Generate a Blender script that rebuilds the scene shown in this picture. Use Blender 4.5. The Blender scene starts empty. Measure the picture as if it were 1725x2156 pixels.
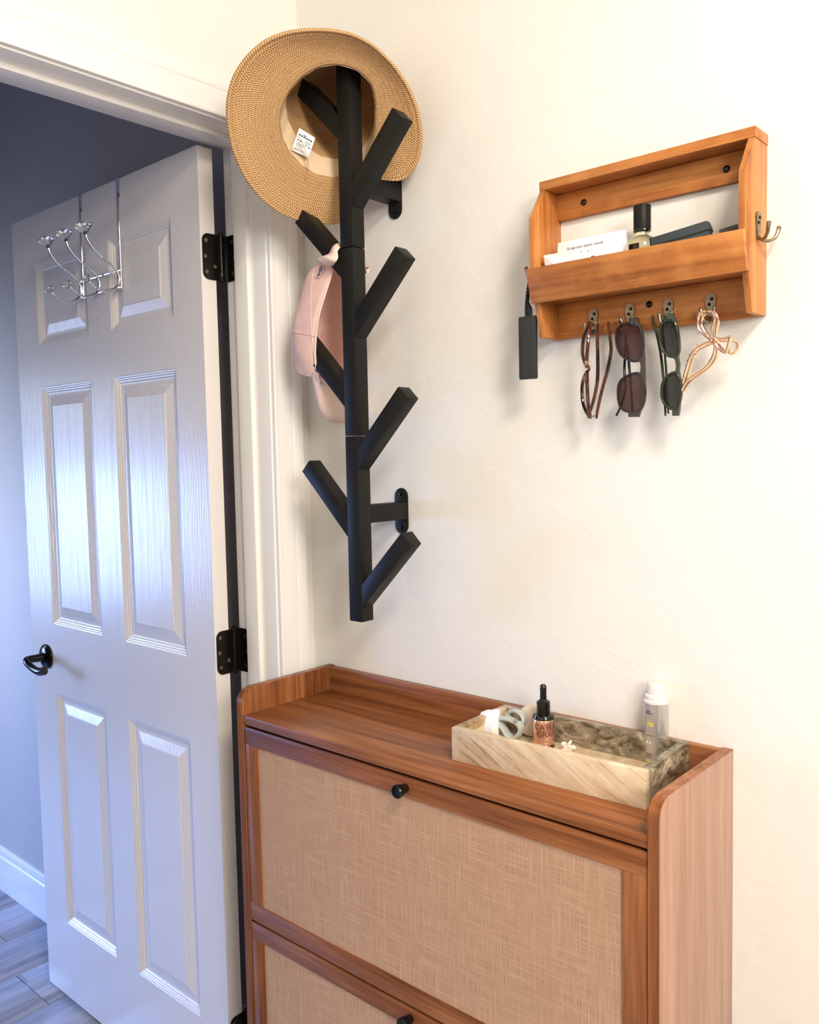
import bpy, bmesh, math, random
from mathutils import Vector, Matrix
random.seed(7)
S = bpy.context.scene
COL = S.collection
PI = math.pi
W, H = 1725, 2156

# ------------------------------------------------------------------ camera
CAM = Vector((1.3219, -1.1877, 1.4309))
YAW, PIT, ROL, FPX = math.radians(41.5918), math.radians(-3.8968), math.radians(-1.181), 1813.6937
PX, PY = -3.033, 0.0
fw = Vector((-math.sin(YAW)*math.cos(PIT), math.cos(YAW)*math.cos(PIT), math.sin(PIT)))
r0 = Vector((math.cos(YAW), math.sin(YAW), 0)); u0 = r0.cross(fw)
rt = r0*math.cos(ROL) + u0*math.sin(ROL); up = rt.cross(fw)
cd = bpy.data.cameras.new('camera'); cam = bpy.data.objects.new('camera', cd); COL.objects.link(cam)
cd.sensor_fit = 'VERTICAL'; cd.sensor_height = 36; cd.sensor_width = 36*W/H
cd.lens = FPX/H*36; cd.shift_x = -PX/H; cd.clip_start = .02
M = Matrix((( rt.x, up.x, -fw.x, CAM.x), (rt.y, up.y, -fw.y, CAM.y), (rt.z, up.z, -fw.z, CAM.z), (0,0,0,1)))
cam.matrix_world = M
S.camera = cam

def ray(px, py):
    return fw + rt*((px-PX-W/2)/FPX) - up*((py-PY-H/2)/FPX)
def on(px, py, ax, v):            # survey helper: point of a sight line on an axis-aligned plane (metres)
    d = ray(px, py); return CAM + d*((v-CAM[ax])/d[ax])
def onpl(px, py, O, n):
    d = ray(px, py); return CAM + d*((O-CAM).dot(n)/d.dot(n))

# ------------------------------------------------------------------ world, lights, exposure
wd = bpy.data.worlds.new('world'); S.world = wd; wd.use_nodes = True
wd.node_tree.nodes['Background'].inputs[0].default_value = (.85, .92, 1, 1)
wd.node_tree.nodes['Background'].inputs[1].default_value = .6
S.view_settings.view_transform = 'Standard'; S.view_settings.look = 'None'
S.view_settings.gamma = 1; S.view_settings.use_curve_mapping = False
S.view_settings.exposure = 0.0
def area(name, loc, tgt, sx, sy, power, col):
    l = bpy.data.lights.new(name, 'AREA'); l.shape = 'RECTANGLE'; l.size = sx; l.size_y = sy
    l.energy = power; l.color = col
    o = bpy.data.objects.new(name, l); COL.objects.link(o); o.location = loc
    o.rotation_euler = (Vector(tgt)-Vector(loc)).to_track_quat('-Z', 'Y').to_euler(); return o
area('ceiling_lamp', (1.75, -1.0, 2.5), (1.5, -.5, 1.0), .35, .35, 27, (1, .88, .76))
area('right_room_light', (3.2, -1.6, 2.1), (.5, -.25, 1.4), 1.1, .7, 68, (1, .96, .91))
area('front_window_daylight', (1.6, -3.6, 1.5), (.8, 0, 1.2), 1.6, 1.2, 6, (1, .97, .94))  # added weak fill from behind the camera, no window modelled there
hl = area('hall_window_daylight', (-2.05, -.95, 1.3), (-1.45, 0, 1.2), .5, .9, 4.2, (.60, .73, 1))
hl.data.spread = math.radians(85)
hl = area('hall_far_fill', (-3.3, -1.8, 1.0), (-1.2, -.5, 0), .9, .8, 23, (.26, .44, 1))  # added blue fill to brighten the hall floor and lower door
hl.data.spread = math.radians(75)

# ------------------------------------------------------------------ materials
def newmat(name):
    m = bpy.data.materials.new(name); m.use_nodes = True; nt = m.node_tree
    b = nt.nodes['Principled BSDF']; return m, nt, b
def N(nt, t, **k):
    n = nt.nodes.new(t)
    for a, v in k.items(): setattr(n, a, v)
    return n
def L(nt, a, b): nt.links.new(a, b)
def mathn(nt, op, a, b=None, c=None):
    n = N(nt, 'ShaderNodeMath', operation=op)
    for i, v in enumerate((a, b, c)):
        if v is None: continue
        if isinstance(v, (int, float)): n.inputs[i].default_value = v
        else: L(nt, v, n.inputs[i])
    return n.outputs[0]
def ramp(nt, fac, stops):
    r = N(nt, 'ShaderNodeValToRGB'); e = r.color_ramp.elements
    while len(e) < len(stops): e.new(.5)
    for i, (p, c) in enumerate(stops):
        e[i].position = p; e[i].color = (*c, 1) if len(c) == 3 else c
    L(nt, fac, r.inputs[0]); return r.outputs[0]
def coords(nt, scale=(1,1,1), rnd=False, rot=(0,0,0)):
    tc = N(nt, 'ShaderNodeTexCoord'); mp = N(nt, 'ShaderNodeMapping'); mp.inputs['Scale'].default_value = scale
    mp.inputs['Rotation'].default_value = rot
    src = tc.outputs['Object']
    if rnd:
        oi = N(nt, 'ShaderNodeObjectInfo'); ad = N(nt, 'ShaderNodeVectorMath', operation='ADD')
        ml = mathn(nt, 'MULTIPLY', oi.outputs['Random'], 37.0)
        cb = N(nt, 'ShaderNodeCombineXYZ'); L(nt, ml, cb.inputs[0]); L(nt, ml, cb.inputs[1]); L(nt, ml, cb.inputs[2])
        L(nt, src, ad.inputs[0]); L(nt, cb.outputs[0], ad.inputs[1]); src = ad.outputs[0]
    L(nt, src, mp.inputs[0]); return mp.outputs[0]
def noise(nt, v, sc, det=4, rough=.55, dist=0):
    n = N(nt, 'ShaderNodeTexNoise'); L(nt, v, n.inputs['Vector']); n.inputs['Scale'].default_value = sc
    n.inputs['Detail'].default_value = det; n.inputs['Roughness'].default_value = rough
    n.inputs['Distortion'].default_value = dist; return n.outputs[0]
def bump(nt, b, h, strength=.3, dist=.001):
    n = N(nt, 'ShaderNodeBump'); n.inputs['Strength'].default_value = strength; n.inputs['Distance'].default_value = dist
    L(nt, h, n.inputs['Height']); L(nt, n.outputs[0], b.inputs['Normal'])
def plain(name, c, rough=.5, metal=0, spec=None, nscale=0, nstr=.1, trans=0, ior=None, coat=0, vary=0, alpha=None):
    m, nt, b = newmat(name)
    b.inputs['Base Color'].default_value = (*c, 1); b.inputs['Roughness'].default_value = rough
    b.inputs['Metallic'].default_value = metal
    if spec is not None: b.inputs['Specular IOR Level'].default_value = spec
    if trans: b.inputs['Transmission Weight'].default_value = trans
    if ior: b.inputs['IOR'].default_value = ior
    if coat: b.inputs['Coat Weight'].default_value = coat
    v = coords(nt)
    n1 = noise(nt, v, nscale or 60, 3)
    if vary:
        c2 = tuple(x*(1-vary) for x in c)
        L(nt, ramp(nt, n1, [(.35, c2), (.65, c)]), b.inputs['Base Color'])
    if nscale: bump(nt, b, n1, nstr, .001)
    return m
def wood(name, axis, c1, c2, c3, rough=.4, scale=1, blotch=0):
    m, nt, b = newmat(name)
    s = [26*scale]*3; s['xyz'.index(axis)] = 1.6*scale
    v = coords(nt, tuple(s), rnd=True)
    g = noise(nt, v, 1.0, 6, .6, .6)
    s2 = [160*scale]*3; s2['xyz'.index(axis)] = 5*scale
    f = noise(nt, coords(nt, tuple(s2), rnd=True), 1.0, 3, .6)
    mix = mathn(nt, 'ADD', mathn(nt, 'MULTIPLY', g, .64), mathn(nt, 'MULTIPLY', f, .36))
    col = ramp(nt, mix, [(.36, c1), (.5, c2), (.63, c3)])
    if blotch:
        bl = noise(nt, coords(nt, (1,1,1)), 22, 3, .6)
        mx = N(nt, 'ShaderNodeMix', data_type='RGBA'); L(nt, ramp(nt, bl, [(.45, (0,0,0)), (.7, (blotch,)*3)]), mx.inputs[0])
        L(nt, col, mx.inputs[6]); mx.inputs[7].default_value = (*[min(1, x*1.35) for x in c3], 1); col = mx.outputs[2]
    L(nt, col, b.inputs['Base Color']); b.inputs['Roughness'].default_value = rough; b.inputs['Specular IOR Level'].default_value = .3
    bump(nt, b, f, .12, .0006); return m
def wallmat(name, c, s1=42, strength=.35):
    m, nt, b = newmat(name); v = coords(nt)
    a = noise(nt, v, s1, 3, .5); bb = ramp(nt, noise(nt, v, 15, 4, .55, .4), [(.42, (0,0,0)), (.56, (1,1,1))])
    h = mathn(nt, 'ADD', mathn(nt, 'MULTIPLY', a, .5), mathn(nt, 'MULTIPLY', bb, .6))
    b.inputs['Base Color'].default_value = (*c, 1); b.inputs['Roughness'].default_value = .6
    bump(nt, b, h, strength, .0016); return m

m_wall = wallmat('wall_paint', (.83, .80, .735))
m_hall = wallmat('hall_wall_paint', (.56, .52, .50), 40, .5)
m_ceil = plain('ceiling_paint', (.85, .84, .8), .8)
m_trim = plain('trim_paint', (.87, .84, .79), .32, nscale=30, nstr=.03)
def doormat():
    m, nt, b = newmat('door_paint')
    b.inputs['Base Color'].default_value = (.80, .745, .70, 1); b.inputs['Roughness'].default_value = .27
    w = N(nt, 'ShaderNodeTexWave', wave_type='BANDS', bands_direction='X'); w.inputs['Scale'].default_value = 34
    w.inputs['Distortion'].default_value = 16; w.inputs['Detail'].default_value = 2; w.inputs['Detail Scale'].default_value = 1.2
    L(nt, coords(nt, (1, 1, .1)), w.inputs['Vector'])
    f = noise(nt, coords(nt, (260, 260, 14)), 1, 3)
    bump(nt, b, mathn(nt, 'ADD', mathn(nt, 'MULTIPLY', w.outputs[1], .6), mathn(nt, 'MULTIPLY', f, .5)), .2, .0010); return m
m_door = doormat()
wc = ((.125, .036, .010), (.255, .086, .027), (.385, .150, .054))
m_wx = wood('walnut_laminate_x', 'x', *wc, rough=.34); m_wz = wood('walnut_laminate_z', 'z', *wc, rough=.27)

m_side_sheen = wood('walnut_laminate_sheen', 'z', (.26, .105, .048), (.35, .155, .076), (.44, .21, .11), rough=.25); b_ = m_side_sheen.node_tree.nodes['Principled BSDF']; b_.inputs['IOR'].default_value = 2.5; b_.inputs['Specular IOR Level'].default_value = .5; m_side_sheen.node_tree.links.remove(b_.inputs['Normal'].links[0])  # right cabinet side: paler walnut copy, reflected wall sheen put into its colour
m_wy = wood('walnut_laminate_y', 'y', *wc, rough=.36)
oc = ((.25, .075, .016), (.44, .155, .036), (.58, .25, .075))
m_ox = wood('pine_stain_x', 'x', *oc, rough=.4, scale=.8, blotch=.32); m_oz = wood('pine_stain_z', 'z', *oc, rough=.4, scale=.8, blotch=.2)
m_gap = plain('dark_edge', (.01, .008, .006), .7)
m_blk = plain('black_powder_coat', (.013, .012, .010), .45, spec=.16, nscale=300, nstr=.05)
m_blkg = plain('black_gloss', (.006, .006, .006), .16, vary=.2)
m_brz = plain('oiled_bronze', (.012, .009, .007), .2, metal=.6, nscale=80, nstr=.03)
m_brass = plain('aged_brass', (.34, .28, .20), .32, metal=1, nscale=150, nstr=.06, vary=.4)
m_chrome = plain('chrome', (.75, .75, .77), .08, metal=1)
m_glass = plain('crystal', (1, 1, 1), .0, trans=1, ior=1.52)
m_gold = plain('rose_gold', (.92, .62, .40), .2, metal=1)
m_white = plain('white_card', (.9, .89, .88), .55); m_pinkcard = plain('pink_card', (.86, .76, .74), .6)
m_ink = plain('ink', (.10, .04, .03), .6); m_inkg = plain('grey_ink', (.45, .5, .45), .6)
m_black_ink = plain('black_ink', (.01, .01, .01), .6)
m_slate = plain('slate_leather', (.035, .045, .05), .5, nscale=400, nstr=.15)
m_fob = plain('black_plastic', (.017, .018, .018), .38, nscale=200, nstr=.04)
m_cord = plain('black_cord', (.012, .012, .012), .6, nscale=500, nstr=.4)
m_tort = None
def tortoise(name, a, bcol, s=60):
    m, nt, b = newmat(name); n = noise(nt, coords(nt, (1, 1, .5), rnd=True), s, 3, .6, 1)
    L(nt, ramp(nt, n, [(.44, a), (.58, bcol)]), b.inputs['Base Color']); b.inputs['Roughness'].default_value = .15
    b.inputs['Coat Weight'].default_value = .15; return m
m_tort = tortoise('tortoiseshell', (.010, .004, .004), (.11, .028, .009))
m_brownf = plain('smoky_brown_acetate', (.018, .012, .011), .12, coat=.5)
m_greenf = plain('olive_acetate', (.026, .038, .014), .12, coat=.5, vary=.35)
def lens(name, c, a):
    m, nt, b = newmat(name); b.inputs['Base Color'].default_value = (*c, 1); b.inputs['Roughness'].default_value = .03; b.inputs['IOR'].default_value = 1.3
    b.inputs['Alpha'].default_value = a; n = noise(nt, coords(nt), 3, 1); bump(nt, b, n, .02); return m
m_lensb = lens('brown_lens', (.035, .008, .006), .93); m_lensg = lens('grey_lens', (.012, .012, .011), .95)
m_lensc = lens('clear_lens', (.85, .72, .5), .22); m_pad = plain('amber_nose_pad', (.22, .12, .03), .2, coat=.4)
def marble():
    m, nt, b = newmat('onyx_marble'); v = coords(nt, (1, 1, 1), rot=(0, .7, .1))
    mp0 = N(nt, 'ShaderNodeMapping'); mp0.inputs['Rotation'].default_value = (0, -.5, 0); L(nt, coords(nt), mp0.inputs[0])
    mp1 = N(nt, 'ShaderNodeMapping'); mp1.inputs['Scale'].default_value = (10, 14, 75); L(nt, mp0.outputs[0], mp1.inputs[0])
    g = noise(nt, mp1.outputs[0], 1, 6, .6, .8); f = noise(nt, v, 45, 5, .65)
    big = noise(nt, coords(nt, (6, 10, 10)), 1, 3)
    mix = mathn(nt, 'ADD', mathn(nt, 'ADD', mathn(nt, 'MULTIPLY', g, .6), mathn(nt, 'MULTIPLY', f, .22)), mathn(nt, 'MULTIPLY', big, .18))
    L(nt, ramp(nt, mix, [(.30, (.13, .08, .035)), (.37, (.36, .235, .115)), (.46, (.60, .445, .27)), (.62, (.76, .62, .43))]), b.inputs['Base Color'])
    b.inputs['Roughness'].default_value = .3; return m
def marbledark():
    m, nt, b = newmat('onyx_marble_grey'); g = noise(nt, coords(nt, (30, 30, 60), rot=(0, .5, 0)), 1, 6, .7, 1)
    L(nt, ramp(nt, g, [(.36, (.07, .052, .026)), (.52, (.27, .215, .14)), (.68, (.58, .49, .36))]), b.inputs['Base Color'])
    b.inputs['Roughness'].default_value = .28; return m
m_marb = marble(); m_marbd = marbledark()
def linen():
    m, nt, b = newmat('linen_weave'); tc = N(nt, 'ShaderNodeTexCoord'); sp = N(nt, 'ShaderNodeSeparateXYZ'); L(nt, tc.outputs['Object'], sp.inputs[0])
    wob = noise(nt, coords(nt), 130, 2)
    def thread(o, fr):
        a = mathn(nt, 'ADD', mathn(nt, 'MULTIPLY', sp.outputs[o], fr), mathn(nt, 'MULTIPLY', wob, 2.2))
        return mathn(nt, 'MULTIPLY_ADD', mathn(nt, 'SINE', a), .5, .5)
    tx = thread(0, 2*PI/.0022); tz = thread(2, 2*PI/.0022)
    wv = mathn(nt, 'MULTIPLY', tx, tz)
    slx = noise(nt, coords(nt, (12, 1, 500)), 1, 3, .7); slz = noise(nt, coords(nt, (500, 1, 12)), 1, 3, .7)
    sl = mathn(nt, 'MAXIMUM', slx, slz)
    t = mathn(nt, 'ADD', mathn(nt, 'MULTIPLY', wv, .38), mathn(nt, 'MULTIPLY', sl, .5))
    L(nt, ramp(nt, t, [(.24, (.31, .15, .07)), (.40, (.57, .345, .20)), (.62, (.76, .53, .36))]), b.inputs['Base Color'])
    b.inputs['Roughness'].default_value = .85; bump(nt, b, t, .5, .0008); return m
m_linen = linen()
def straw():
    m, nt, b = newmat('herringbone_straw'); uv = N(nt, 'ShaderNodeUVMap'); uv.uv_map = 'UVMap'
    sp = N(nt, 'ShaderNodeSeparateXYZ'); L(nt, uv.outputs[0], sp.inputs[0])
    wob = noise(nt, coords(nt), 120, 2)
    v = mathn(nt, 'ADD', sp.outputs[1], mathn(nt, 'MULTIPLY', wob, .25))
    fr = mathn(nt, 'FRACT', v); tri = mathn(nt, 'ABSOLUTE', mathn(nt, 'SUBTRACT', fr, .5))
    d = mathn(nt, 'ADD', sp.outputs[0], mathn(nt, 'MULTIPLY', tri, 1.8))
    fd = mathn(nt, 'FRACT', d); st = mathn(nt, 'MULTIPLY', mathn(nt, 'ABSOLUTE', mathn(nt, 'SUBTRACT', fd, .5)), 2.0)
    edge = ramp(nt, tri, [(.0, (.55,)*3), (.12, (1, 1, 1)), (.40, (1, 1, 1)), (.5, (.55,)*3)])
    h = mathn(nt, 'MULTIPLY', mathn(nt, 'POWER', st, .6), edge)
    n2 = noise(nt, coords(nt), 700, 2, .6)
    t = mathn(nt, 'ADD', mathn(nt, 'MULTIPLY', h, .7), mathn(nt, 'MULTIPLY', n2, .45))
    L(nt, ramp(nt, t, [(.22, (.17, .06, .014)), (.46, (.57, .275, .088)), (.80, (.88, .56, .27))]), b.inputs['Base Color'])
    b.inputs['Roughness'].default_value = .75; bump(nt, b, h, .9, .0016); return m
m_straw = straw()
m_band = plain('cotton_band', (.74, .55, .35), .85, nscale=900, nstr=.2); m_string = plain('raffia_string', (.62, .36, .14), .8)
def pinkcloth(name, c):
    m, nt, b = newmat(name)
    f = noise(nt, coords(nt, (900, 900, 300)), 1, 2); w = noise(nt, coords(nt), 34, 3, .5, .6)
    t = mathn(nt, 'ADD', mathn(nt, 'MULTIPLY', w, .7), mathn(nt, 'MULTIPLY', f, .3))
    L(nt, ramp(nt, t, [(.3, tuple(x*.88 for x in c)), (.6, c)]), b.inputs['Base Color'])
    b.inputs['Roughness'].default_value = .85; bump(nt, b, t, .6, .004); return m
m_pink = pinkcloth('pink_cotton', (.93, .62, .53)); m_pinkl = pinkcloth('pale_pink_cotton', (.94, .70, .60)); m_purple = plain('purple_thread', (.23, .15, .24), .7)
m_copper = plain('copper_label', (.80, .47, .36), .22, metal=.9); m_darkglass = plain('dark_glass', (.02, .005, .003), .05)
m_copperink = plain('brown_ink', (.12, .035, .015), .5)
m_silver = plain('silver_tube', (.60, .58, .56), .28, metal=.75); m_yel = plain('yellow_print', (.75, .68, .10), .4)
m_cream = plain('cream_plastic', (.82, .72, .66), .4); m_lav = plain('milky_white_plastic', (.78, .78, .88), .3)
m_greyp = plain('grey_green_plastic', (.42, .45, .42), .35); m_beige = plain('beige_plastic', (.72, .62, .48), .4)
m_rose = plain('pale_rose_plastic', (.88, .68, .60), .4)
m_perf = plain('perfume_glass', (.93, .90, .62), .02, trans=1, ior=1.45)
def plankmat():
    m, nt, b = newmat('vinyl_plank')
    g = noise(nt, coords(nt, (22, 1.8, 20), rnd=True), 1, 5, .6, 1.2); f = noise(nt, coords(nt, (150, 8, 20), rnd=True), 1, 3)
    br = N(nt, 'ShaderNodeTexBrick'); br.offset = .37; L(nt, coords(nt, (1, 1, 1), rnd=True, rot=(0, 0, PI/2)), br.inputs['Vector'])
    br.inputs['Scale'].default_value = 1; br.inputs['Brick Width'].default_value = .42; br.inputs['Row Height'].default_value = .097; br.inputs['Mortar Size'].default_value = 0
    br.inputs['Color1'].default_value = (.25,)*3+(1,); br.inputs['Color2'].default_value = (1,)*3+(1,)
    t = mathn(nt, 'ADD', mathn(nt, 'ADD', mathn(nt, 'MULTIPLY', g, .55), mathn(nt, 'MULTIPLY', f, .2)), mathn(nt, 'MULTIPLY', br.outputs[0], .22))
    L(nt, ramp(nt, t, [(.3, (.15, .15, .17)), (.5, (.34, .34, .39)), (.7, (.55, .56, .64))]), b.inputs['Base Color'])
    b.inputs['Roughness'].default_value = .38; bump(nt, b, f, .15, .0006); return m
m_plank = plankmat(); m_sub = plain('subfloor', (.05, .045, .04), .9)

# ------------------------------------------------------------------ mesh tools
ORG = {}
class MB:
    def __init__(s): s.v = []; s.f = []; s.uv = None
    def add(s, vs, fs):
        k = len(s.v); s.v += [Vector(p) for p in vs]; s.f += [tuple(i+k for i in f) for f in fs]; return s
    def box(s, a, b):
        x0, y0, z0 = a; x1, y1, z1 = b
        return s.add([(x0,y0,z0),(x1,y0,z0),(x1,y1,z0),(x0,y1,z0),(x0,y0,z1),(x1,y0,z1),(x1,y1,z1),(x0,y1,z1)],
                     [(0,3,2,1),(4,5,6,7),(0,1,5,4),(1,2,6,5),(2,3,7,6),(3,0,4,7)])
    def prism(s, poly, vec):       # poly: 3D points, extruded by vec
        n = len(poly); vec = Vector(vec); P = [Vector(p) for p in poly]
        return s.add(P+[p+vec for p in P], [tuple(range(n-1, -1, -1)), tuple(range(n, 2*n))]+[(i, (i+1) % n, n+(i+1) % n, n+i) for i in range(n)])
    def tube(s, pts, r, n=8, closed=False, flat=None, cap=True):
        P = [Vector(p) for p in pts]; m = len(P); R = r if isinstance(r, (list, tuple)) else [r]*m
        rings = []; pn = None
        for i in range(m):
            if closed: t = P[(i+1) % m]-P[i-1]
            else: t = P[min(i+1, m-1)]-P[max(i-1, 0)]
            t.normalize()
            if pn is None:
                a = Vector((0,0,1)) if abs(t.z) < .9 else Vector((1,0,0)); pn = (a-t*a.dot(t)).normalized()
            else: pn = (pn-t*pn.dot(t)).normalized()
            bn = t.cross(pn)
            ring = []
            for k in range(n):
                o = pn*math.cos(2*PI*k/n)*R[i]+bn*math.sin(2*PI*k/n)*R[i]
                if flat is not None:
                    ax, kf = flat; ax = Vector(ax); o += ax*(o.dot(ax)*(kf-1))
                ring.append(P[i]+o)
            rings.append(ring)
        vs = [p for ring in rings for p in ring]; fs = []
        for i in range(m if closed else m-1):
            j = (i+1) % m
            for k in range(n): fs.append((i*n+k, i*n+(k+1) % n, j*n+(k+1) % n, j*n+k))
        if not closed and cap: fs += [tuple(range(n-1, -1, -1)), tuple(range((m-1)*n, m*n))]
        return s.add(vs, fs)
    def lathe(s, prof, c=(0,0,0), ax='z', n=24):   # prof: (radius, height)
        vs = []; fs = []; m = len(prof); c = Vector(c)
        for r, h in prof:
            for k in range(n):
                a = 2*PI*k/n; p = (r*math.cos(a), r*math.sin(a), h)
                if ax == 'y': p = (p[0], p[2], p[1])
                if ax == 'x': p = (p[2], p[0], p[1])
                vs.append(c+Vector(p))
        for i in range(m-1):
            for k in range(n): fs.append((i*n+k, i*n+(k+1) % n, (i+1)*n+(k+1) % n, (i+1)*n+k))
        fs += [tuple(range(n-1, -1, -1)), tuple(range((m-1)*n, m*n))]
        return s.add(vs, fs)
    def loops(s, LL, closed=True, cap=False):
        n = len(LL[0]); vs = [p for l in LL for p in l]; fs = []
        for i in range(len(LL)-1):
            for k in range(n if closed else n-1): fs.append((i*n+k, i*n+(k+1) % n, (i+1)*n+(k+1) % n, (i+1)*n+k))
        if cap: fs.append(tuple(range((len(LL)-1)*n, len(LL)*n)))
        return s.add(vs, fs)
    def xf(s, mtx):
        s.v = [mtx @ p for p in s.v]; return s
def mesh_of(name, mb, mat, off=Vector(), bev=0, smooth=True, solid=0):
    me = bpy.data.meshes.new(name); me.from_pydata([tuple(p-off) for p in mb.v], [], mb.f)
    bm = bmesh.new(); bm.from_mesh(me)
    if mb.uv:
        pass
    bmesh.ops.recalc_face_normals(bm, faces=bm.faces)
    if bev:
        es = [e for e in bm.edges if len(e.link_faces) == 2 and e.calc_face_angle(0) > .5]
        bmesh.ops.bevel(bm, geom=es, offset=bev, segments=2, profile=.5, affect='EDGES', clamp_overlap=True)
    bm.to_mesh(me); bm.free()
    if smooth:
        me.shade_smooth(); me.set_sharp_from_angle(angle=.4 if bev else .6)
    me.materials.append(mat); return me
def thing(name, label, cat, loc, group=None, kind=None, rz=0):
    o = bpy.data.objects.new(name, None); o.empty_display_size = .05; COL.objects.link(o); o.location = loc
    o.rotation_euler = (0, 0, rz)
    if label: o['label'] = label
    if cat: o['category'] = cat
    if group: o['group'] = group
    if kind: o['kind'] = kind
    ORG[o.name] = Vector(loc) if rz == 0 else Vector(); return o
def obj(name, mb, mat, parent=None, loc=None, bev=0, smooth=True, label=None, cat=None, kind=None, group=None):
    off = ORG[parent.name] if parent is not None else Vector(loc or (0, 0, 0))
    me = mesh_of(name, mb, mat, off, bev, smooth)
    o = bpy.data.objects.new(name, me); COL.objects.link(o)
    if parent is not None: o.parent = parent; ORG[o.name] = off
    else: o.location = off; ORG[o.name] = off
    for k, v in (('label', label), ('category', cat), ('kind', kind), ('group', group)):
        if v: o[k] = v
    return o
def dup(o, parent, loc=None, rot=None):
    c = o.copy(); COL.objects.link(c); c.parent = parent
    if loc is not None: c.location = loc
    if rot is not None: c.rotation_euler = rot
    for ch in o.children: dup(ch, c)
    return c
def spline(pts, n=6, closed=False):
    P = [Vector(p) for p in pts]; out = []; m = len(P)
    for i in range(m if closed else m-1):
        p0 = P[(i-1) % m] if closed or i > 0 else P[0]; p1 = P[i]; p2 = P[(i+1) % m]; p3 = P[(i+2) % m] if closed or i+2 < m else P[-1]
        for k in range(n):
            t = k/n; out.append(.5*((2*p1)+(p2-p0)*t+(2*p0-5*p1+4*p2-p3)*t*t+(3*p1-p0-3*p2+p3)*t**3))
    if not closed: out.append(P[-1])
    return out
def text_mb(s, size, ext=.0002):
    c = bpy.data.curves.new('t', 'FONT'); c.body = s; c.size = size; c.align_x = 'CENTER'; c.align_y = 'CENTER'; c.extrude = ext
    o = bpy.data.objects.new('t', c); COL.objects.link(o)
    dg = bpy.context.evaluated_depsgraph_get(); me = bpy.data.meshes.new_from_object(o.evaluated_get(dg))
    mb = MB().add([v.co.copy() for v in me.vertices], [tuple(p.vertices) for p in me.polygons])
    bpy.data.objects.remove(o); bpy.data.curves.remove(c); bpy.data.meshes.remove(me); return mb
def basis(ex, ey, o):
    ex = Vector(ex).normalized(); ey = Vector(ey).normalized(); ez = ex.cross(ey)
    return Matrix(((ex.x, ey.x, ez.x, o[0]), (ex.y, ey.y, ez.y, o[1]), (ex.z, ey.z, ez.z, o[2]), (0,0,0,1)))

# ------------------------------------------------------------------ structure
def st(name, mb, mat, bev=0, loc=None): return obj(name, mb, mat, bev=bev, kind='structure', loc=loc)
XR, YF, ZC, XL = 3.3, -3.8, 2.62, -3.6
st('wall_back', MB().box((-.05, 0, 0), (XR, .12, ZC)), m_wall)
YJ0, YJ1 = -.098, -.928          # door jamb faces
ZH = 2.046
mb = MB().box((-.11, YJ0+.019, 0), (0, 0, ZC)).box((-.11, YF, 0), (0, YJ1-.019, ZC)).box((-.11, YJ1-.019, ZH+.019), (0, YJ0+.019, ZC))
st('wall_left', mb, m_wall)
st('wall_right', MB().box((XR, YF, 0), (XR+.1, .1, ZC)), m_wall)
st('wall_front', MB().box((XL, YF-.1, 0), (XR+.1, YF, ZC)), m_wall)
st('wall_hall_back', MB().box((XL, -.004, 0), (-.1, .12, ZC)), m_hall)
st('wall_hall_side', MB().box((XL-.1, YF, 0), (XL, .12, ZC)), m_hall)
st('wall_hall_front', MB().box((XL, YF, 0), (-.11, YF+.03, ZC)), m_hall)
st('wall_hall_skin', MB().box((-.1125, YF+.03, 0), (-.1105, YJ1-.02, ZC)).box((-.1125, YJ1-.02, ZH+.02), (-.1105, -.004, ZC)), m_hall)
st('ceiling', MB().box((XL, YF, ZC), (XR, .12, ZC+.08)), m_ceil)
fl = st('floor', MB().box((XL-.1, YF-.1, -.08), (XR+.1, .12, -.009)), m_sub)
mes = []
for k in range(3):
    mes.append(mesh_of('plank', MB().box((-.0962, -.61, -.009), (.0962, .61, 0)), m_plank, bev=.0008))
gx = -.8548
n0 = int((XL-gx)/.194)-1
for i in range(n0, 24):
    x = gx+(i+.5)*.194
    if x < XL+.09 or x > XR-.09: continue
    y = {-1: -.2026, -2: -1.0, -3: -.144}.get(i, -random.random()*1.22)
    ys = y+.611
    while ys-.61 > YF-.6:
        o = bpy.data.objects.new('plank', mes[(i*7) % 3]); COL.objects.link(o); o.parent = fl
        yc = ys
        if yc-.61 < .0 or True: o.location = (x, yc, 0)
        ys -= 1.2225
# jamb and stop
mb = MB()
for a, b in ((YJ0, YJ0+.019), (YJ1-.019, YJ1)): mb.box((-.122, a, 0), (0, b, ZH+.019))
mb.box((-.122, YJ1, ZH), (0, YJ0, ZH+.019))
st('trim_1', mb, m_trim, .0008)
mb = MB().box((-.085, YJ0-.010, 0), (-.046, YJ0+.001, ZH)).box((-.085, YJ1-.001, 0), (-.046, YJ1+.010, ZH)).box((-.085, YJ1+.01, ZH-.010), (-.046, YJ0-.01, ZH+.001))
st('trim_2', mb, m_trim, .0008)
# casing: profile swept up one leg, across the head, down the other
prof = [(0, 0), (0, .0095), (.003, .0115), (.007, .0115), (.009, .0098), (.013, .0112), (.030, .0135), (.038, .0150), (.041, .0132), (.045, .0162), (.051, .0180), (.056, .0180), (.058, .0160), (.062, .0165), (.066, .0155), (.067, 0)]
yi0, yi1, zi = -.0945, YJ1-.0035, 2.0495
LL = []
for q, (w, t) in enumerate(prof):
    LL.append([Vector((t, yi0+w, 0)), Vector((t, yi0+w, zi+w*1.06)), Vector((t, yi1-w, zi+w*1.06)), Vector((t, yi1-w, 0))])
mb = MB().loops(LL, closed=False)
st('trim_3', mb, m_trim)
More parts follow.
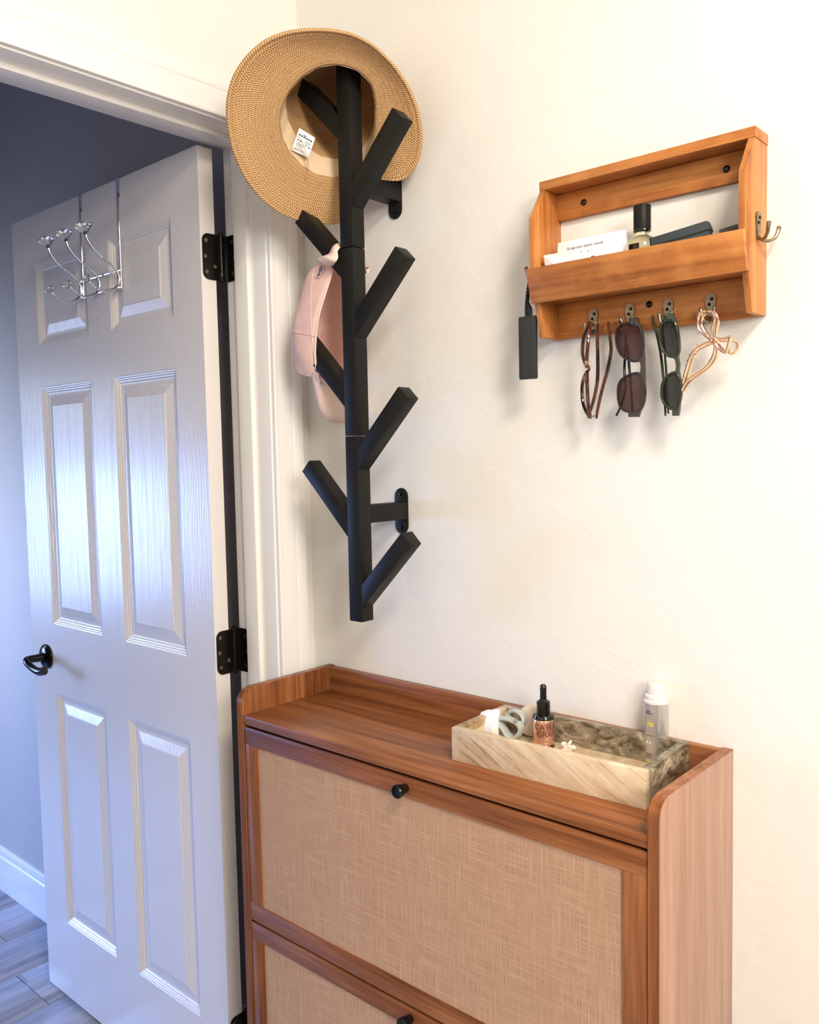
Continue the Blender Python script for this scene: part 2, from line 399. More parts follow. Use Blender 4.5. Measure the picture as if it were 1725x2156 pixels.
# far-room baseboard and main-room baseboard
bp = [(-.004, 0), (-.020, 0), (-.020, .110), (-.0185, .114), (-.0150, .118), (-.0160, .124), (-.0125, .135), (-.009, .141), (-.004, .143)]
st('baseboard_hall', MB().prism([(XL, y, z) for y, z in bp], (-.14-XL, 0, 0)), m_trim)
bp2 = [(0, 0), (-.014, 0), (-.014, .11), (-.008, .135), (0, .143)]
st('baseboard_back', MB().prism([(.9, y, z) for y, z in bp2], (XR-.9, 0, 0)), m_trim)

# ------------------------------------------------------------------ door leaf with six panels
DX0, DX1, DY, DT, DZ0, DZ1 = -.9388, -.1222, -.1602, .035, .0095, 2.040
pan = [(-.8188, -.5702, 1.7165, 1.9190), (-.4705, -.2219, 1.7185, 1.9225), (-.8170, -.5702, 1.0105, 1.6150), (-.4685, -.2225, 1.0120, 1.6178), (-.8180, -.5710, .2180, .8330), (-.4705, -.2235, .2165, .8335)]
xs = [DX0, -.818, -.5702, -.469, -.2225, DX1]; zs = [DZ0, .2172, .8333, 1.0113, 1.6165, 1.719, 1.9208, DZ1]
pan = []
for zi0, zi1 in ((1, 2), (3, 4), (5, 6)):
    for a, b in ((1, 2), (3, 4)): pan.append((xs[a], xs[b], zs[zi0], zs[zi1]))
def rects(pf, p, s):
    out = []
    for ins, dep in pf:
        x0, x1, z0, z1 = p[0]+ins, p[1]-ins, p[2]+ins, p[3]-ins; y = (DY+dep) if s > 0 else (DY+DT-dep)
        out.append([Vector((x0, y, z0)), Vector((x1, y, z0)), Vector((x1, y, z1)), Vector((x0, y, z1))])
    return out
mould = [(0, 0), (.0015, .0012), (.0045, .0016), (.0065, .0032), (.0085, .0036), (.011, .0058), (.0135, .0062), (.0165, .0088), (.0185, .0094)]
field = [(.0185, .0094), (.0215, .0094), (.027, .0088), (.048, .0036), (.050, .0022)]
mb = MB()
for s in (1, -1):
    y = DY if s > 0 else DY+DT
    for i in range(5):
        for j in range(7):
            if i in (1, 3) and j in (1, 3, 5): continue
            mb.add([(xs[i], y, zs[j]), (xs[i+1], y, zs[j]), (xs[i+1], y, zs[j+1]), (xs[i], y, zs[j+1])], [(0, 1, 2, 3)])
    if s < 0:
        for p in pan: mb.loops(rects(mould+field[1:], p, s), cap=True)
mb.add([(DX0, DY, DZ0), (DX1, DY, DZ0), (DX1, DY, DZ1), (DX0, DY, DZ1), (DX0, DY+DT, DZ0), (DX1, DY+DT, DZ0), (DX1, DY+DT, DZ1), (DX0, DY+DT, DZ1)],
       [(0, 1, 5, 4), (1, 2, 6, 5), (2, 3, 7, 6), (3, 0, 4, 7)])
door = obj('door_1', mb, m_door, loc=(DX1, DY, 0), kind='structure', smooth=False)
door['label'] = 'open white six panel door with black hinges and lever'
for p in pan:
    obj('panel_moulding', MB().loops(rects(mould, p, 1)), m_door, door, smooth=False)
    obj('raised_panel', MB().loops(rects(field, p, 1), cap=True), m_door, door, smooth=False)
# hinges
def rr_poly(a0, a1, b0, b1, r, side):      # rounded on a0 side
    pts = []
    for (cx, cz, s0) in ((a0+r, b1-r, 90), (a0+r, b0+r, 180)):
        for k in range(7):
            t = math.radians(s0+15*k); pts.append((cx+r*math.cos(t), cz+r*math.sin(t)))
    pts += [(a1, b0), (a1, b1)]
    return pts
def flr(a0, a1, b0, b1, r):
    out = []
    for cx, cz, s0 in ((a0+r, b1-r, 90), (a0+r, b0+r, 180)):
        for k in range(7):
            t = math.radians(s0+15*k); out.append((cx+r*math.cos(t), cz+r*math.sin(t)))
    return out+[(a1, b0), (a1, b1)]
hp = None
for zc in (1.8285, 1.0315, .2095):
    z0, z1 = zc-.045, zc+.045; bx, by = -.1200, -.1125
    h = obj('hinge', MB().lathe([(.0, -.0495), (.004, -.0485), (.0058, -.0455), (.0058, -.0275), (.0052, -.027), (.0058, -.0265), (.0058, -.0095), (.0052, -.009), (.0058, -.0085), (.0058, .0085), (.0052, .009), (.0058, .0095), (.0058, .0265), (.0052, .027), (.0058, .0275), (.0058, .045), (.0066, .0455), (.0066, .0485), (.003, .0515), (0, .052)], (bx, by, zc), n=14), m_brz, door)
    lf = MB().prism([(DX1, y, z) for y, z in flr(-.1565, by-.003, z0, z1, .014)], (.0022, 0, 0))
    obj('leaf_plate', lf, m_brz, h)
    jf = MB().prism([(x, YJ0-.0022, z) for x, z in [(-.1995-a, b) for a, b in flr(-.1085, bx*1-.0 if False else -.0795, z0, z1, .006)]], (0, .0022, 0))
    jf.add([], [])
    jf2 = MB().prism([(bx-.001, by, z0), (bx+.002, by, z0), (bx+.004, YJ0-.001, z0), (bx-.001, YJ0-.001, z0)], (0, 0, .09))
    k = len(jf.v); jf.v += jf2.v; jf.f += [tuple(i+k for i in f) for f in jf2.f]
    obj('leaf_plate', jf, m_brz, h)
    for dy, dz in ((-.148, -.030), (-.1505, 0), (-.148, .031), (-.128, -.018)):
        obj('screw', MB().lathe([(.0042, 0), (.0042, .0006), (.0025, .001), (.001, .0004)], (DX1+.0022, dy, zc+dz), 'x', 10), m_brass, h)
    for dx, dz in ((-.1, -.031), (-.094, 0), (-.1, .031)):
        obj('screw', MB().lathe([(.001, -.0006), (.0042, -.0008), (.0042, 0)], (dx, YJ0-.0022, zc+dz), 'y', 10), m_brass, h)
# lever handle
rc = Vector((-.8590, DY, .9225))
lv = obj('door_lever', MB().lathe([(.0, -.012), (.016, -.0115), (.026, -.009), (.0315, -.0045), (.0325, 0)], rc, 'y', 28), m_brz, door)
e = Vector((-.8590, -.2225, .9245))
path = spline([rc+Vector((0, -.008, 0)), rc+Vector((0, -.030, 0)), rc+Vector((.0, -.046, .001)), rc+Vector((.004, -.056, .001)), rc+Vector((.016, -.060, -.003)), rc+Vector((.045, -.058, -.014)), rc+Vector((.075, -.056, -.018)), rc+Vector((.098, -.055, -.012))], 5)
obj('lever_handle', MB().tube(path, [(.0098-.002*math.sin(i/len(path)*PI)) for i in range(len(path))], 12, flat=((0, 0, 1), 1.15)), m_brz, lv)

# ------------------------------------------------------------------ over-the-door rack
rk = thing('over_door_rack', 'chrome over-door rack with crystal-tipped hooks at the door top', 'hook rack', (-.497, DY, 1.80))
yb = DY-.0045
for x in (-.5795, -.4145):
    s_ = MB().prism([(x-.006, y, z) for y, z in [(DY-.0005, 2.000), (DY-.0005, 2.0408), (DY+DT+.0012, 2.0408), (DY+DT+.0012, 2.015), (DY+DT+.0026, 2.015), (DY+DT+.0026, 2.0424), (DY-.0021, 2.0424), (DY-.0021, 2.000)]], (.012, 0, 0))
    obj('door_strap', s_, m_chrome, rk)
    obj('rod', MB().tube([(x+.0035, yb, 2.008), (x+.0035, yb, 1.803)], .0022, 8), m_chrome, rk)
for z in (1.8435, 1.8075): obj('crossbar', MB().tube([(-.584, yb-.001, z), (-.408, yb-.001, z)], .0022, 8), m_chrome, rk)
c5 = lambda x, y: (40+x/6.635, 440+y/6.635)
xk = -.4115
hk = [(1010, 352), (1018, 390), (1045, 460), (1120, 570), (1230, 680), (1350, 775), (1420, 850), (1465, 930), (1475, 1010), (1450, 1090), (1390, 1145), (1310, 1168), (1220, 1152), (1140, 1105), (1062, 1025)]
P = [on(*c5(*p), 0, xk) for p in hk]
sh = max(p.y for p in P)-(yb-.005)
P = [p-Vector((0, sh, 0)) for p in P]
mbh = MB().tube(spline(P, 4), .0026, 8)
def gem(c, d, r):
    d = d.normalized(); q = d.to_track_quat('Z', 'Y').to_matrix().to_4x4()
    g = MB(); rings = []
    for rr, hh, n_ in ((.28, 0, 8), (.95, .75, 8), (1.05, .95, 8), (.85, 1.22, 8), (.45, 1.36, 8)):
        rings.append([Vector((rr*r*math.cos(2*PI*(k+(hh > .9)*.5)/8), rr*r*math.sin(2*PI*(k+(hh > .9)*.5)/8), hh*r)) for k in range(8)])
    g.loops(rings, cap=True); g.f.append(tuple(range(7, -1, -1)))
    return g.xf(Matrix.Translation(c) @ q)
for i, xx in enumerate((0, -.0835, -.167)):
    hm = MB(); hm.v = [v+Vector((xx, 0, 0)) for v in mbh.v]; hm.f = list(mbh.f)
    h = obj('double_hook', hm, m_chrome, rk)
    o_ = Vector((xx, 0, 0))
    d1 = P[0]-P[1]; d2 = P[-1]-P[-2]
    for c, d, r, f in ((P[0]+o_, d1+Vector((-.004, 0, .004)), .0175, .0050), (P[-1]+o_, d2, .0105, .0042)):
        gm = obj('crystal_knob', gem(c, d, r), m_glass, h); gm.data.shade_flat()
        cc = c-d.normalized()*.004
        obj('ferrule', MB().tube([cc, cc+d.normalized()*.007], [f*.8, f], 10), m_chrome, h)

# ------------------------------------------------------------------ coat rack (tree)
TX, TY = .2536, -.114; TH = .015
rack = thing('coat_rack', 'tall black wooden tree-shaped wall coat rack with angled pegs', 'coat rack', (TX, TY, 1.137))
for z0, z1 in ((1.137, 1.4625), (1.4635, 1.7835), (1.7845, 2.104)):
    obj('trunk_segment', MB().box((TX-TH, TY-TH, z0), (TX+TH, TY+TH, z1)), m_blk, rack, bev=.0012)
s2 = math.sqrt(.5)
def peg(zl, sg):
    x0 = TX+sg*TH; d = Vector((sg*s2, 0, s2)); nrm = Vector((-sg*s2, 0, s2)); w = .0285; ln = .165
    a = Vector((x0, 0, zl)); q = [a+Vector((-sg*.004, 0, -.004)), a+d*ln, a+d*ln+nrm*w, a+Vector((-sg*.004, 0, w/s2-.004))]
    return MB().prism([(p.x, TY-TH+.0008, p.z) for p in q], (0, 2*TH-.0016, 0))
for zl in (1.163, 1.404, 1.631, 1.850): obj('peg', peg(zl, 1), m_blk, rack, bev=.0012)
for zl in (1.285, 1.513, 1.734, 1.968): obj('peg', peg(zl, -1), m_blk, rack, bev=.0012)
for zc in (1.3247, 1.898):
    obj('standoff_arm', MB().box((TX-TH, TY+TH-.001, zc-.015), (TX+TH, -.003, zc+.0165)), m_blk, rack, bev=.0012)
    pl = [(TX-.0155+.0155+.0155*math.cos(t), zc+s*.027+.0155*math.sin(t)) for s, a0 in ((1, 0), (-1, PI)) for t in [a0+PI*k/8 for k in range(9)]]
    wp = obj('wall_plate', MB().prism([(x, -.0035, z) for x, z in pl], (0, .0035, 0)), m_blk, rack, bev=.0006)
    for s in (1, -1): obj('screw', MB().lathe([(.0008, -.0016), (.0032, -.0012), (.0036, 0)], (TX, -.0035, zc+s*.031), 'y', 10), m_brz, wp)

# ------------------------------------------------------------------ straw hat
n_h = Vector((.66, -.62, -.58)).normalized(); e1 = Vector((-n_h.y, n_h.x, 0)).normalized(); e2 = n_h.cross(e1)
Oh = on(690, 258, 1, -.146)
outer = [(655,60),(700,62),(745,71),(790,96),(832,138),(862,183),(882,230),(890,285),(886,325),(872,358),(853,380),(838,385),(820,379),(800,374),(782,378),(768,405),(745,455),(710,473),(665,471),(622,463),(585,447),(550,420),(515,375),(490,320),(478,262),(477,210),(490,160),(520,115),(560,82),(605,65)]
inner = [(695,135),(725,137),(750,146),(772,162),(786,185),(790,215),(790,250),(786,290),(776,322),(758,350),(735,367),(710,374),(686,373),(660,365),(636,349),(612,324),(596,296),(589,265),(590,240),(600,208),(616,182),(640,158),(667,142)]
C0 = (690, 258); NS = 128
def resample(poly, mode):
    out = []
    for k in range(NS):
        a = 2*PI*k/NS; d = (math.cos(a), math.sin(a)); best = None
        for i in range(len(poly)):
            p, q = poly[i], poly[(i+1) % len(poly)]
            ex, ey = q[0]-p[0], q[1]-p[1]; det = d[0]*(-ey)+d[1]*ex
            if abs(det) < 1e-9: continue
            rx, ry = p[0]-C0[0], p[1]-C0[1]
            t = (rx*(-ey)+ry*ex)/det; u = (d[0]*ry-d[1]*rx)/det
            if t > 0 and -1e-6 <= u <= 1.000001 and (best is None or t > best): best = t
        out.append(best)
    if mode:
        for _ in range(mode): out = [(out[i-1]+2*out[i]+out[(i+1) % NS])/4 for i in range(NS)]
    return [(C0[0]+math.cos(2*PI*k/NS)*out[k], C0[1]+math.sin(2*PI*k/NS)*out[k]) for k in range(NS)]
RO, RI = resample(outer, 3), resample(inner, 6)
def hp3(px, py, h): return onpl(px, py, Oh+n_h*h, n_h)
brim = []
for t, h in ((1.0, .020), (.992, .027), (.965, .0285), (.93, .027), (.915, .0235), (.905, .0245), (.85, .020), (.75, .0135), (.6, .007), (.45, .003), (.3, .0005), (.15, -.001), (.05, -.001), (0, -.003)):
    lp = []
    for k in range(NS):
        x = RI[k][0]+(RO[k][0]-RI[k][0])*t; y = RI[k][1]+(RO[k][1]-RI[k][1])*t
        a = 2*PI*k/NS
        hh = h*(.5-.5*math.sin(a)) if h > 0 else h
        hh += .010*t*math.cos(a-PI*.05)*(1 if math.cos(a-PI*.05) > 0 else .3)
        hh += .0025*t*math.sin(3*a+.8)
        lp.append(hp3(x, y, hh))
    brim.append(lp)
rim = brim[-1]; cen = sum(rim, Vector())/NS
crown = [rim]
for sc, dp in ((.995, .012), (1.0, .028), (1.0, .050), (.98, .072), (.92, .092), (.80, .106), (.62, .114), (.4, .117), (.2, .118), (.02, .1185)):
    sh = (e2*.85+e1*.32)*min(dp, .03)+(e2*.15)*max(0, dp-.03)
    crown.append([cen+(p-cen)*sc-n_h*dp+sh for p in rim])
def hatmesh(LL, thick):
    mb = MB().loops(LL, cap=thick > 0); me = bpy.data.meshes.new('straw'); me.from_pydata([tuple(p-Oh) for p in mb.v], [], mb.f)
    uv = me.uv_layers.new(name='UVMap'); acc = [0]
    for i in range(1, len(LL)): acc.append(acc[-1]+sum((LL[i][k]-LL[i-1][k]).length for k in range(0, NS, 8))/(NS/8))
    for poly in me.polygons:
        i, k = divmod(poly.index, NS)
        for li, vi in zip(poly.loop_indices, poly.vertices):
            r_, kk = divmod(vi, NS)
            ku = NS if (k == NS-1 and kk == 0) else kk
            if i >= len(LL)-1: uv.data[li].uv = (0, 0); continue
            uv.data[li].uv = (ku*1.75, acc[r_]/.0095)
    me.shade_smooth(); me.materials.append(m_straw); return me
hat = thing('straw_hat', 'wide brimmed tan straw sun hat hanging upside out on the rack top', 'hat', Oh)
hat['label'] = 'wide brimmed tan straw sun hat hung over the top of the coat rack'
for nm, LLs in (('brim', brim), ('crown', crown)):
    o = bpy.data.objects.new(nm, hatmesh(LLs, nm == 'crown')); COL.objects.link(o); o.parent = hat; ORG[o.name] = Oh
    sm = o.modifiers.new('thickness', 'SOLIDIFY'); sm.thickness = .0022; sm.offset = 0
# stitched seam ring
seam = [p+n_h*.0006 for p in brim[4]]
bandL = []
for sc, dp in ((.985, -.001), (.975, .004), (.965, .016), (.962, .024), (.966, .0255)):
    bandL.append([cen+(rim[k]-cen)*(sc+.005*math.sin(k*.9)-(.05 if 8 < NS-k < 22 and .01 < dp < .02 else 0))-n_h*dp+(e2*.85+e1*.32)*max(dp, 0) for k in range(NS)])
obj('sweatband', MB().loops(bandL), m_band, hat)
# care label
cT = [(630.3, 269.5), (664, 290), (649, 332), (613.5, 315.5)]
hs_ = (-.020, -.024, -.004, -.002)
q = [hp3(*cT[i], hs_[i]) for i in range(4)]
def bil(u, v, lift=0):
    p = (q[0]*(1-u)+q[1]*u)*(1-v)+(q[3]*(1-u)+q[2]*u)*v
    return p+n_h*(lift+.004*math.sin(PI*v))
g = MB(); gr = [[bil(i/6, j/8) for i in range(7)] for j in range(9)]
g.loops(gr, closed=False)
tag_ = obj('care_label', g, m_white, hat, label='white printed care label')
pr = MB()
def mark(u0, u1, v0, v1, mbx): mbx.add([bil(u0, v0, .0007), bil(u1, v0, .0007), bil(u1, v1, .0007), bil(u0, v1, .0007)], [(0, 1, 2, 3)])
for i in range(6): mark(.10+i*.14, .19+i*.14, .19, .26, pr)
mark(.33, .52, .14, .165, pr); mark(.12, .2, .40, .46, pr); mark(.27, .36, .42, .48, pr); mark(.62, .68, .50, .55, pr); mark(.80, .90, .52, .58, pr)
obj('printed_symbols', pr, m_black_ink, tag_, kind='stuff')
pr = MB()
for j in range(3): mark(.55, .90, .33+j*.05, .36+j*.05, pr)
for j in range(4): mark(.12, .60-.03*j, .54+j*.05, .565+j*.05, pr)
obj('printed_text', pr, m_inkg, tag_, kind='stuff')
tm = text_mb('MNCO', .0062, 0)
pm = MB().add([bil(.36-v.x*30, .86-v.y*11, .0008) for v in tm.v], tm.f)
obj('lettering', pm, m_black_ink, tag_)
th = [(612, 313), (627, 312), (641, 322), (648, 341), (650, 352), (647, 366), (645, 378)]
obj('loose_thread', MB().tube(spline([hp3(x, y, .002+.004*(i > 2)) for i, (x, y) in enumerate(th)], 5), .0006, 6), m_string, hat)
th = [(625, 286), (633, 292), (638, 303), (642, 315), (648, 330), (650, 345)]
obj('loose_thread', MB().tube(spline([hp3(x, y, .004) for x, y in th], 5), .0006, 6), m_string, hat)

# ------------------------------------------------------------------ pink cap
XC = .212
capL = [(712, 533), (707, 548), (700, 570), (692, 598), (683, 625), (674, 655), (668, 685), (665, 715), (664, 745), (666, 770), (669, 790)]
CO, CN = Vector((.212, 0, 1.79)), Vector((1, 0, -.226))
def onc(x, y, d=0): return onpl(x, y, CO+Vector((d, 0, 0)), CN)
PL = [onc(x, y) for x, y in capL]
top, bot = PL[0], PL[-1]
zt_, zb_ = top.z, bot.z
def mirror(p):       # far half of the opening, mirrored about the cap's own mid line
    f = (p.z-zb_)/(zt_-zb_); mid = top.y*f+(bot.y+.045)*(1-f); mid += .012
    return Vector((p.x+.010, mid+(mid-p.y)*.85, p.z+.008))
half = spline(PL, 3)
other = [mirror(p) for p in reversed(half)]
other = [p for p in other]
rimc = half+[(half[-1]*.66+other[0]*.34)+Vector((0, 0, -.010)), (half[-1]*.33+other[0]*.67)+Vector((0, 0, -.010))]+other
NC = len(rimc); cc = sum(rimc, Vector())/NC
apex = Vector((-.103, .0, .004))
LLc = []
for k in range(13):
    ph = k/12*PI/2; sc = math.cos(ph)**.60 if k < 12 else .02; dp = math.sin(ph)
    lp = []
    for i, p in enumerate(rimc):
        a = 2*PI*i/NC
        fz = max(0, min(1, (p.z-zb_)/(zt_-zb_)*1.6)); w = 1+.018*math.sin(5*a+k)*math.sin(2*ph)+.09*math.sin(2*ph)*(1-fz); sc = math.cos(ph)**(.60+.2*(1-fz)) if k < 12 else .02
        lp.append(cc+(p-cc)*sc*w+apex*dp*(1+.02*math.sin(4*a)))
    LLc.append(lp)
capo = thing('baseball_cap', 'pale pink cotton baseball cap hanging from a left peg', 'cap', cc)
capo['label'] = 'pale pink cotton baseball cap hung on a left peg below the straw hat'
o = obj('crown', MB().loops(LLc), m_pink, capo)
sm = o.modifiers.new('thickness', 'SOLIDIFY'); sm.thickness = .0022
obj('rim_binding', MB().tube(half, .0017, 6), m_pinkl, capo)
# visor: grows from the lower part of the rim, hanging down
va = [onc(664, 735, 0), onc(666, 770, 0), onc(669, 795, 0), onc(682, 806, 0), onc(700, 808, +.006), onc(722, 802, +.010), onc(738, 790, +.012), onc(745, 770, +.012)]
vb = [onc(656, 790, -.012), onc(662, 830, -.012), onc(671, 862, -.008), onc(684, 881, -.004), onc(702, 890, 0), onc(726, 890, +.004), onc(742, 878, +.004), onc(750, 850, +.004)]
A = spline(va, 5); B = spline(vb, 5); rows = []
for j in range(6):
    t = j/5; rows.append([a*(1-t)+b*t+Vector((.007*math.sin(PI*t), 0, 0)) for a, b in zip(A, B)])
o = obj('visor', MB().loops(rows, closed=False), m_pinkl, capo); sm = o.modifiers.new('thickness', 'SOLIDIFY'); sm.thickness = .0035; sm.offset = -1
def strip(pts, w, mb=None, t=.0015):
    mb = mb or MB(); P = spline(pts, 5)
    mb.loops([[p+Vector(w)*.5 for p in P], [p-Vector(w)*.5 for p in P]], closed=False); return mb
obj('strap_end', MB().tube([on(771, 568, 1, -.085), on(775, 569, 1, -.088)], [.0065, .0060], 12, flat=((0, 1, 0), .4)), m_pinkl, capo)
obj('strap_slot', MB().tube([on(772, 565, 1, -.095), on(776, 563.5, 1, -.095)], .0011, 8), m_copperink, capo)
# eyelets and embroidery lie on the crown: project sight points on the crown mesh
from mathutils.bvhtree import BVHTree
bm_ = MB().loops(LLc); bvh = BVHTree.FromPolygons([tuple(v) for v in bm_.v], bm_.f)
def hit(px, py):
    d = ray(px, py).normalized(); loc, nn, i, dist = bvh.ray_cast(CAM, d); 
    return (loc, nn if nn.dot(d) < 0 else -nn) if loc else (None, None)
loc, nn = hit(631, 594)
if loc:
    qm = nn.to_track_quat('Z', 'Y').to_matrix().to_4x4()
    obj('eyelet', MB().loops([[Matrix.Translation(loc+nn*.001) @ qm @ Vector((r*math.cos(2*PI*k/14), r*math.sin(2*PI*k/14), h)) for k in range(14)] for r, h in ((.0052, -.001), (.0045, .0010), (.0028, .0010), (.0018, -.0008))]), m_pinkl, capo)
    obj('eyelet_hole', MB().lathe([(.0019, 0), (.0017, .0004)], (0, 0, 0), n=12).xf(Matrix.Translation(loc+nn*.0012) @ qm), m_copperink, capo)
em = [(681, 560), (684, 565), (683, 571), (679, 575), (677, 581), (674, 585), (670, 585), (669, 581), (672, 576), (672, 571), (674, 564), (677, 560.5)]
pts = []
for x, y in em:
    l_, n_ = hit(x, y)
    if l_: pts.append(l_+n_*.0024)
if len(pts) > 6:
    c_ = sum(pts, Vector())/len(pts); n = len(pts)
    obj('embroidery', MB().add(pts+[c_+n_*.001], [(i, (i+1) % n, n) for i in range(n)]), m_purple, capo)
    obj('embroidery_border', MB().tube(pts, .0009, 6, closed=True), m_pinkl, capo)
def hitp(x, y):
    l_, n_ = hit(x, y); return l_+n_*.0004 if l_ else on(x, y, 1, -.142)
sa = [hitp(667, 549), on(680, 539.5, 1, -.141), on(692, 534, 1, -.139), on(697, 525, 1, -.137), on(702, 517, 1, -.134), (on(708, 513, 1, -.130)), on(714, 512, 1, -.118), on(720, 514, 1, -.104)]
sb_ = [hitp(699, 566), on(706, 552, 1, -.141), on(711, 541, 1, -.139), on(710, 531, 1, -.137), on(712, 525, 1, -.134), on(716, 521, 1, -.130), on(719, 519, 1, -.118), on(722, 520, 1, -.104)]
o = obj('strap', MB().loops([spline(sa, 4), spline(sb_, 4)], closed=False), m_pinkl, capo); sm = o.modifiers.new('thickness', 'SOLIDIFY'); sm.thickness = .002
# stitched seam lines
for ln_ in ([(672, 534), (660, 575), (655, 625), (655, 680), (660, 730)], [(610, 690), (625, 700), (640, 703), (655, 706), (664, 708)]):
    pts = []
    for p_ in spline([(x, y, 0) for x, y in ln_], 4):
        l_, n_ = hit(p_.x, p_.y)
        if l_: pts.append(l_+n_*.0006)
    if len(pts) > 3: obj('seam', MB().tube(pts, .0007, 5), m_pink, capo)

# ------------------------------------------------------------------ shoe cabinet
CX0, CX1, CD, CH = .0446, .8715, .235, 1.005
cab = thing('shoe_cabinet', 'walnut brown shoe cabinet with woven linen flap fronts and raised edge', 'cabinet', ((CX0+CX1)/2, -CD/2, 0))
def sidepoly(x):
    r = .027; pts = [(x, 0, .10), (x, 0, CH)]
    for k in range(9):
        t = PI/2+PI/2*k/8; pts.append((x, -CD+r+r*math.cos(t), CH-r+r*math.sin(t)))
    return pts+[(x, -CD, .10)]
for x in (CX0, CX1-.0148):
    sp0 = obj('side_panel', MB().prism(sidepoly(x), (.0148, 0, 0)), m_side_sheen if x > .5 else m_wz, cab, bev=.0005)
    a_ = sidepoly(x)[1:]; b_ = [p for p in a_]
    cy, cz_ = -CD+.027, CH-.027
    def outw(p, d):
        y, z = p[1], p[2]
        v = Vector((0, min(0, y-cy), max(0, z-cz_))); v = v.normalized() if v.length > 1e-6 else Vector((0, 0, 1))
        return Vector(p)+v*d
    lo = [outw(p, -.0001) for p in a_]; hi = [outw(p, .0006) for p in a_]; dx_ = Vector((.0148, 0, 0))
    obj('edge_band', MB().loops([[l, h_, h_+dx_, l+dx_] for l, h_ in zip(lo, hi)]), m_wz, sp0)
obj('back_panel', MB().box((CX0+.0148, -.0150, .10), (CX1-.0148, -.0005, CH-.0006)), m_wx, cab, bev=.0007)
obj('top_shelf', MB().box((CX0+.0148, -CD+.0016, .9415), (CX1-.0148, -.015, .9573)), m_wx, cab, bev=.0006)
obj('carcass_back', MB().box((CX0+.0148, -.215, .115), (CX1-.0148, -.19, .94)), m_gap, cab)
obj('bottom_board', MB().box((CX0+.0148, -.225, .10), (CX1-.0148, -.016, .115)), m_wx, cab)
for x in (CX0+.03, CX1-.03):
    for y in (-.205, -.03): obj('leg', MB().lathe([(.009, 0), (.016, .10)], (x, y, 0), n=16), m_wz, cab)
DL, DR = CX0+.0148+.002, CX1-.0148-.0018; FY = -.2334
for z1, z0 in ((.9365, .5722), (.5678, .2035)):
    f = obj('flap_door', MB().box((DL+.002, FY+.006, z0+.001), (DR-.002, FY+.016, z1-.001)), m_gap, cab)
    for a, b in ((z1-.0318, z1), (z0, z0+.0325)): obj('rail', MB().box((DL, FY, a), (DR, FY+.008, b)), m_wx, f, bev=.0006)
    for a, b in ((DL, DL+.0355), (DR-.0345, DR)): obj('stile', MB().box((a, FY+.0004, z0+.0325), (b, FY+.008, z1-.0318)), m_wz, f, bev=.0006)
    obj('linen_panel', MB().box((DL+.0345, FY+.0032, z0+.031), (DR-.034, FY+.0062, z1-.031)), m_linen, f)
    kc = ((DL+DR)/2, FY, z1-.0165)
    obj('knob', MB().lathe([(.0, -.0225), (.0092, -.0222), (.0105, -.0205), (.0105, -.0175), (.0078, -.006), (.0072, 0)], kc, 'y', 24), m_blkg, f)

# ------------------------------------------------------------------ marble tray and what it holds
FLc, FRc = Vector((.503, -.1750, .9573)), Vector((.818, -.1635, .9573))
ex = (FRc-FLc).normalized(); ey = Vector((-ex.y, ex.x, 0)); TW, TD, THt = .316, .150, .0515
tray = thing('marble_tray', 'rectangular veined beige marble tray on top of the shoe cabinet', 'tray', tuple(FLc+ex*TW/2+ey*TD/2))
TM = basis(ex, ey, FLc)
tw = .0122
def tb(a, b): return MB().box(a, b).xf(TM)
obj('tray_base', tb((tw, tw, 0), (TW-tw, TD-tw, .011)), m_marb, tray)
obj('front_wall', tb((0, 0, 0), (TW, tw, THt)), m_marb, tray, bev=.001)
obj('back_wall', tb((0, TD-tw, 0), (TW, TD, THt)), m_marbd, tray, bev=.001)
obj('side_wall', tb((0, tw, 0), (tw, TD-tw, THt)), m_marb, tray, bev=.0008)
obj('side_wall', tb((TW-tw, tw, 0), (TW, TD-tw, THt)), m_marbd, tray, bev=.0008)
ZT = .9573+.011
# dropper bottle
db = on(1141, 1574, 2, ZT); db = Vector((db.x, db.y+.006, ZT))
bt = thing('dropper_bottle', 'copper glass dropper bottle with black rubber bulb in the marble tray', 'bottle', db)
R = .0166
obj('body', MB().lathe([(R-.003, 0), (R-.0005, .0012), (R, .003), (R, .0075), (R+.0001, .042), (R-.001, .046), (.009, .0490), (.009, .050)], db, n=36), m_copper, bt)
obj('base_rim', MB().lathe([(R-.003, -.0002), (R+.0002, .001), (R+.0002, .0062)], db, n=36), m_darkglass, bt)
obj('collar', MB().lathe([(R, .0455), (R+.0008, .0475), (R-.0005, .0520), (.0125, .0530), (.0108, .0535), (.0104, .0720), (.0092, .0732), (.0075, .0736)], db, n=36), m_blkg, bt)
obj('rubber_bulb', MB().lathe([(.0072, .0735), (.0053, .076), (.0050, .088), (.0054, .092), (.0050, .0965), (.0032, .0990), (.0, .0998)], db, n=24), m_blkg, bt)
def wrap_text(s, size, r, c, ang, z, mat, parent, name='lettering', squash=1.0):
    t = text_mb(s, size, 0); c = Vector(c)
    return obj(name, MB().add([c+Vector((math.cos(ang+v.x*squash/r)*(r+.0003), math.sin(ang+v.x*squash/r)*(r+.0003), z+v.y)) for v in t.v], t.f), mat, parent)
av = math.atan2(CAM.y-db.y, CAM.x-db.x)
wrap_text('CAYLA', .0125, R, db, av+.25, .0350, m_copperink, bt); wrap_text('GRAY', .0125, R, db, av+.30, .0240, m_copperink, bt)
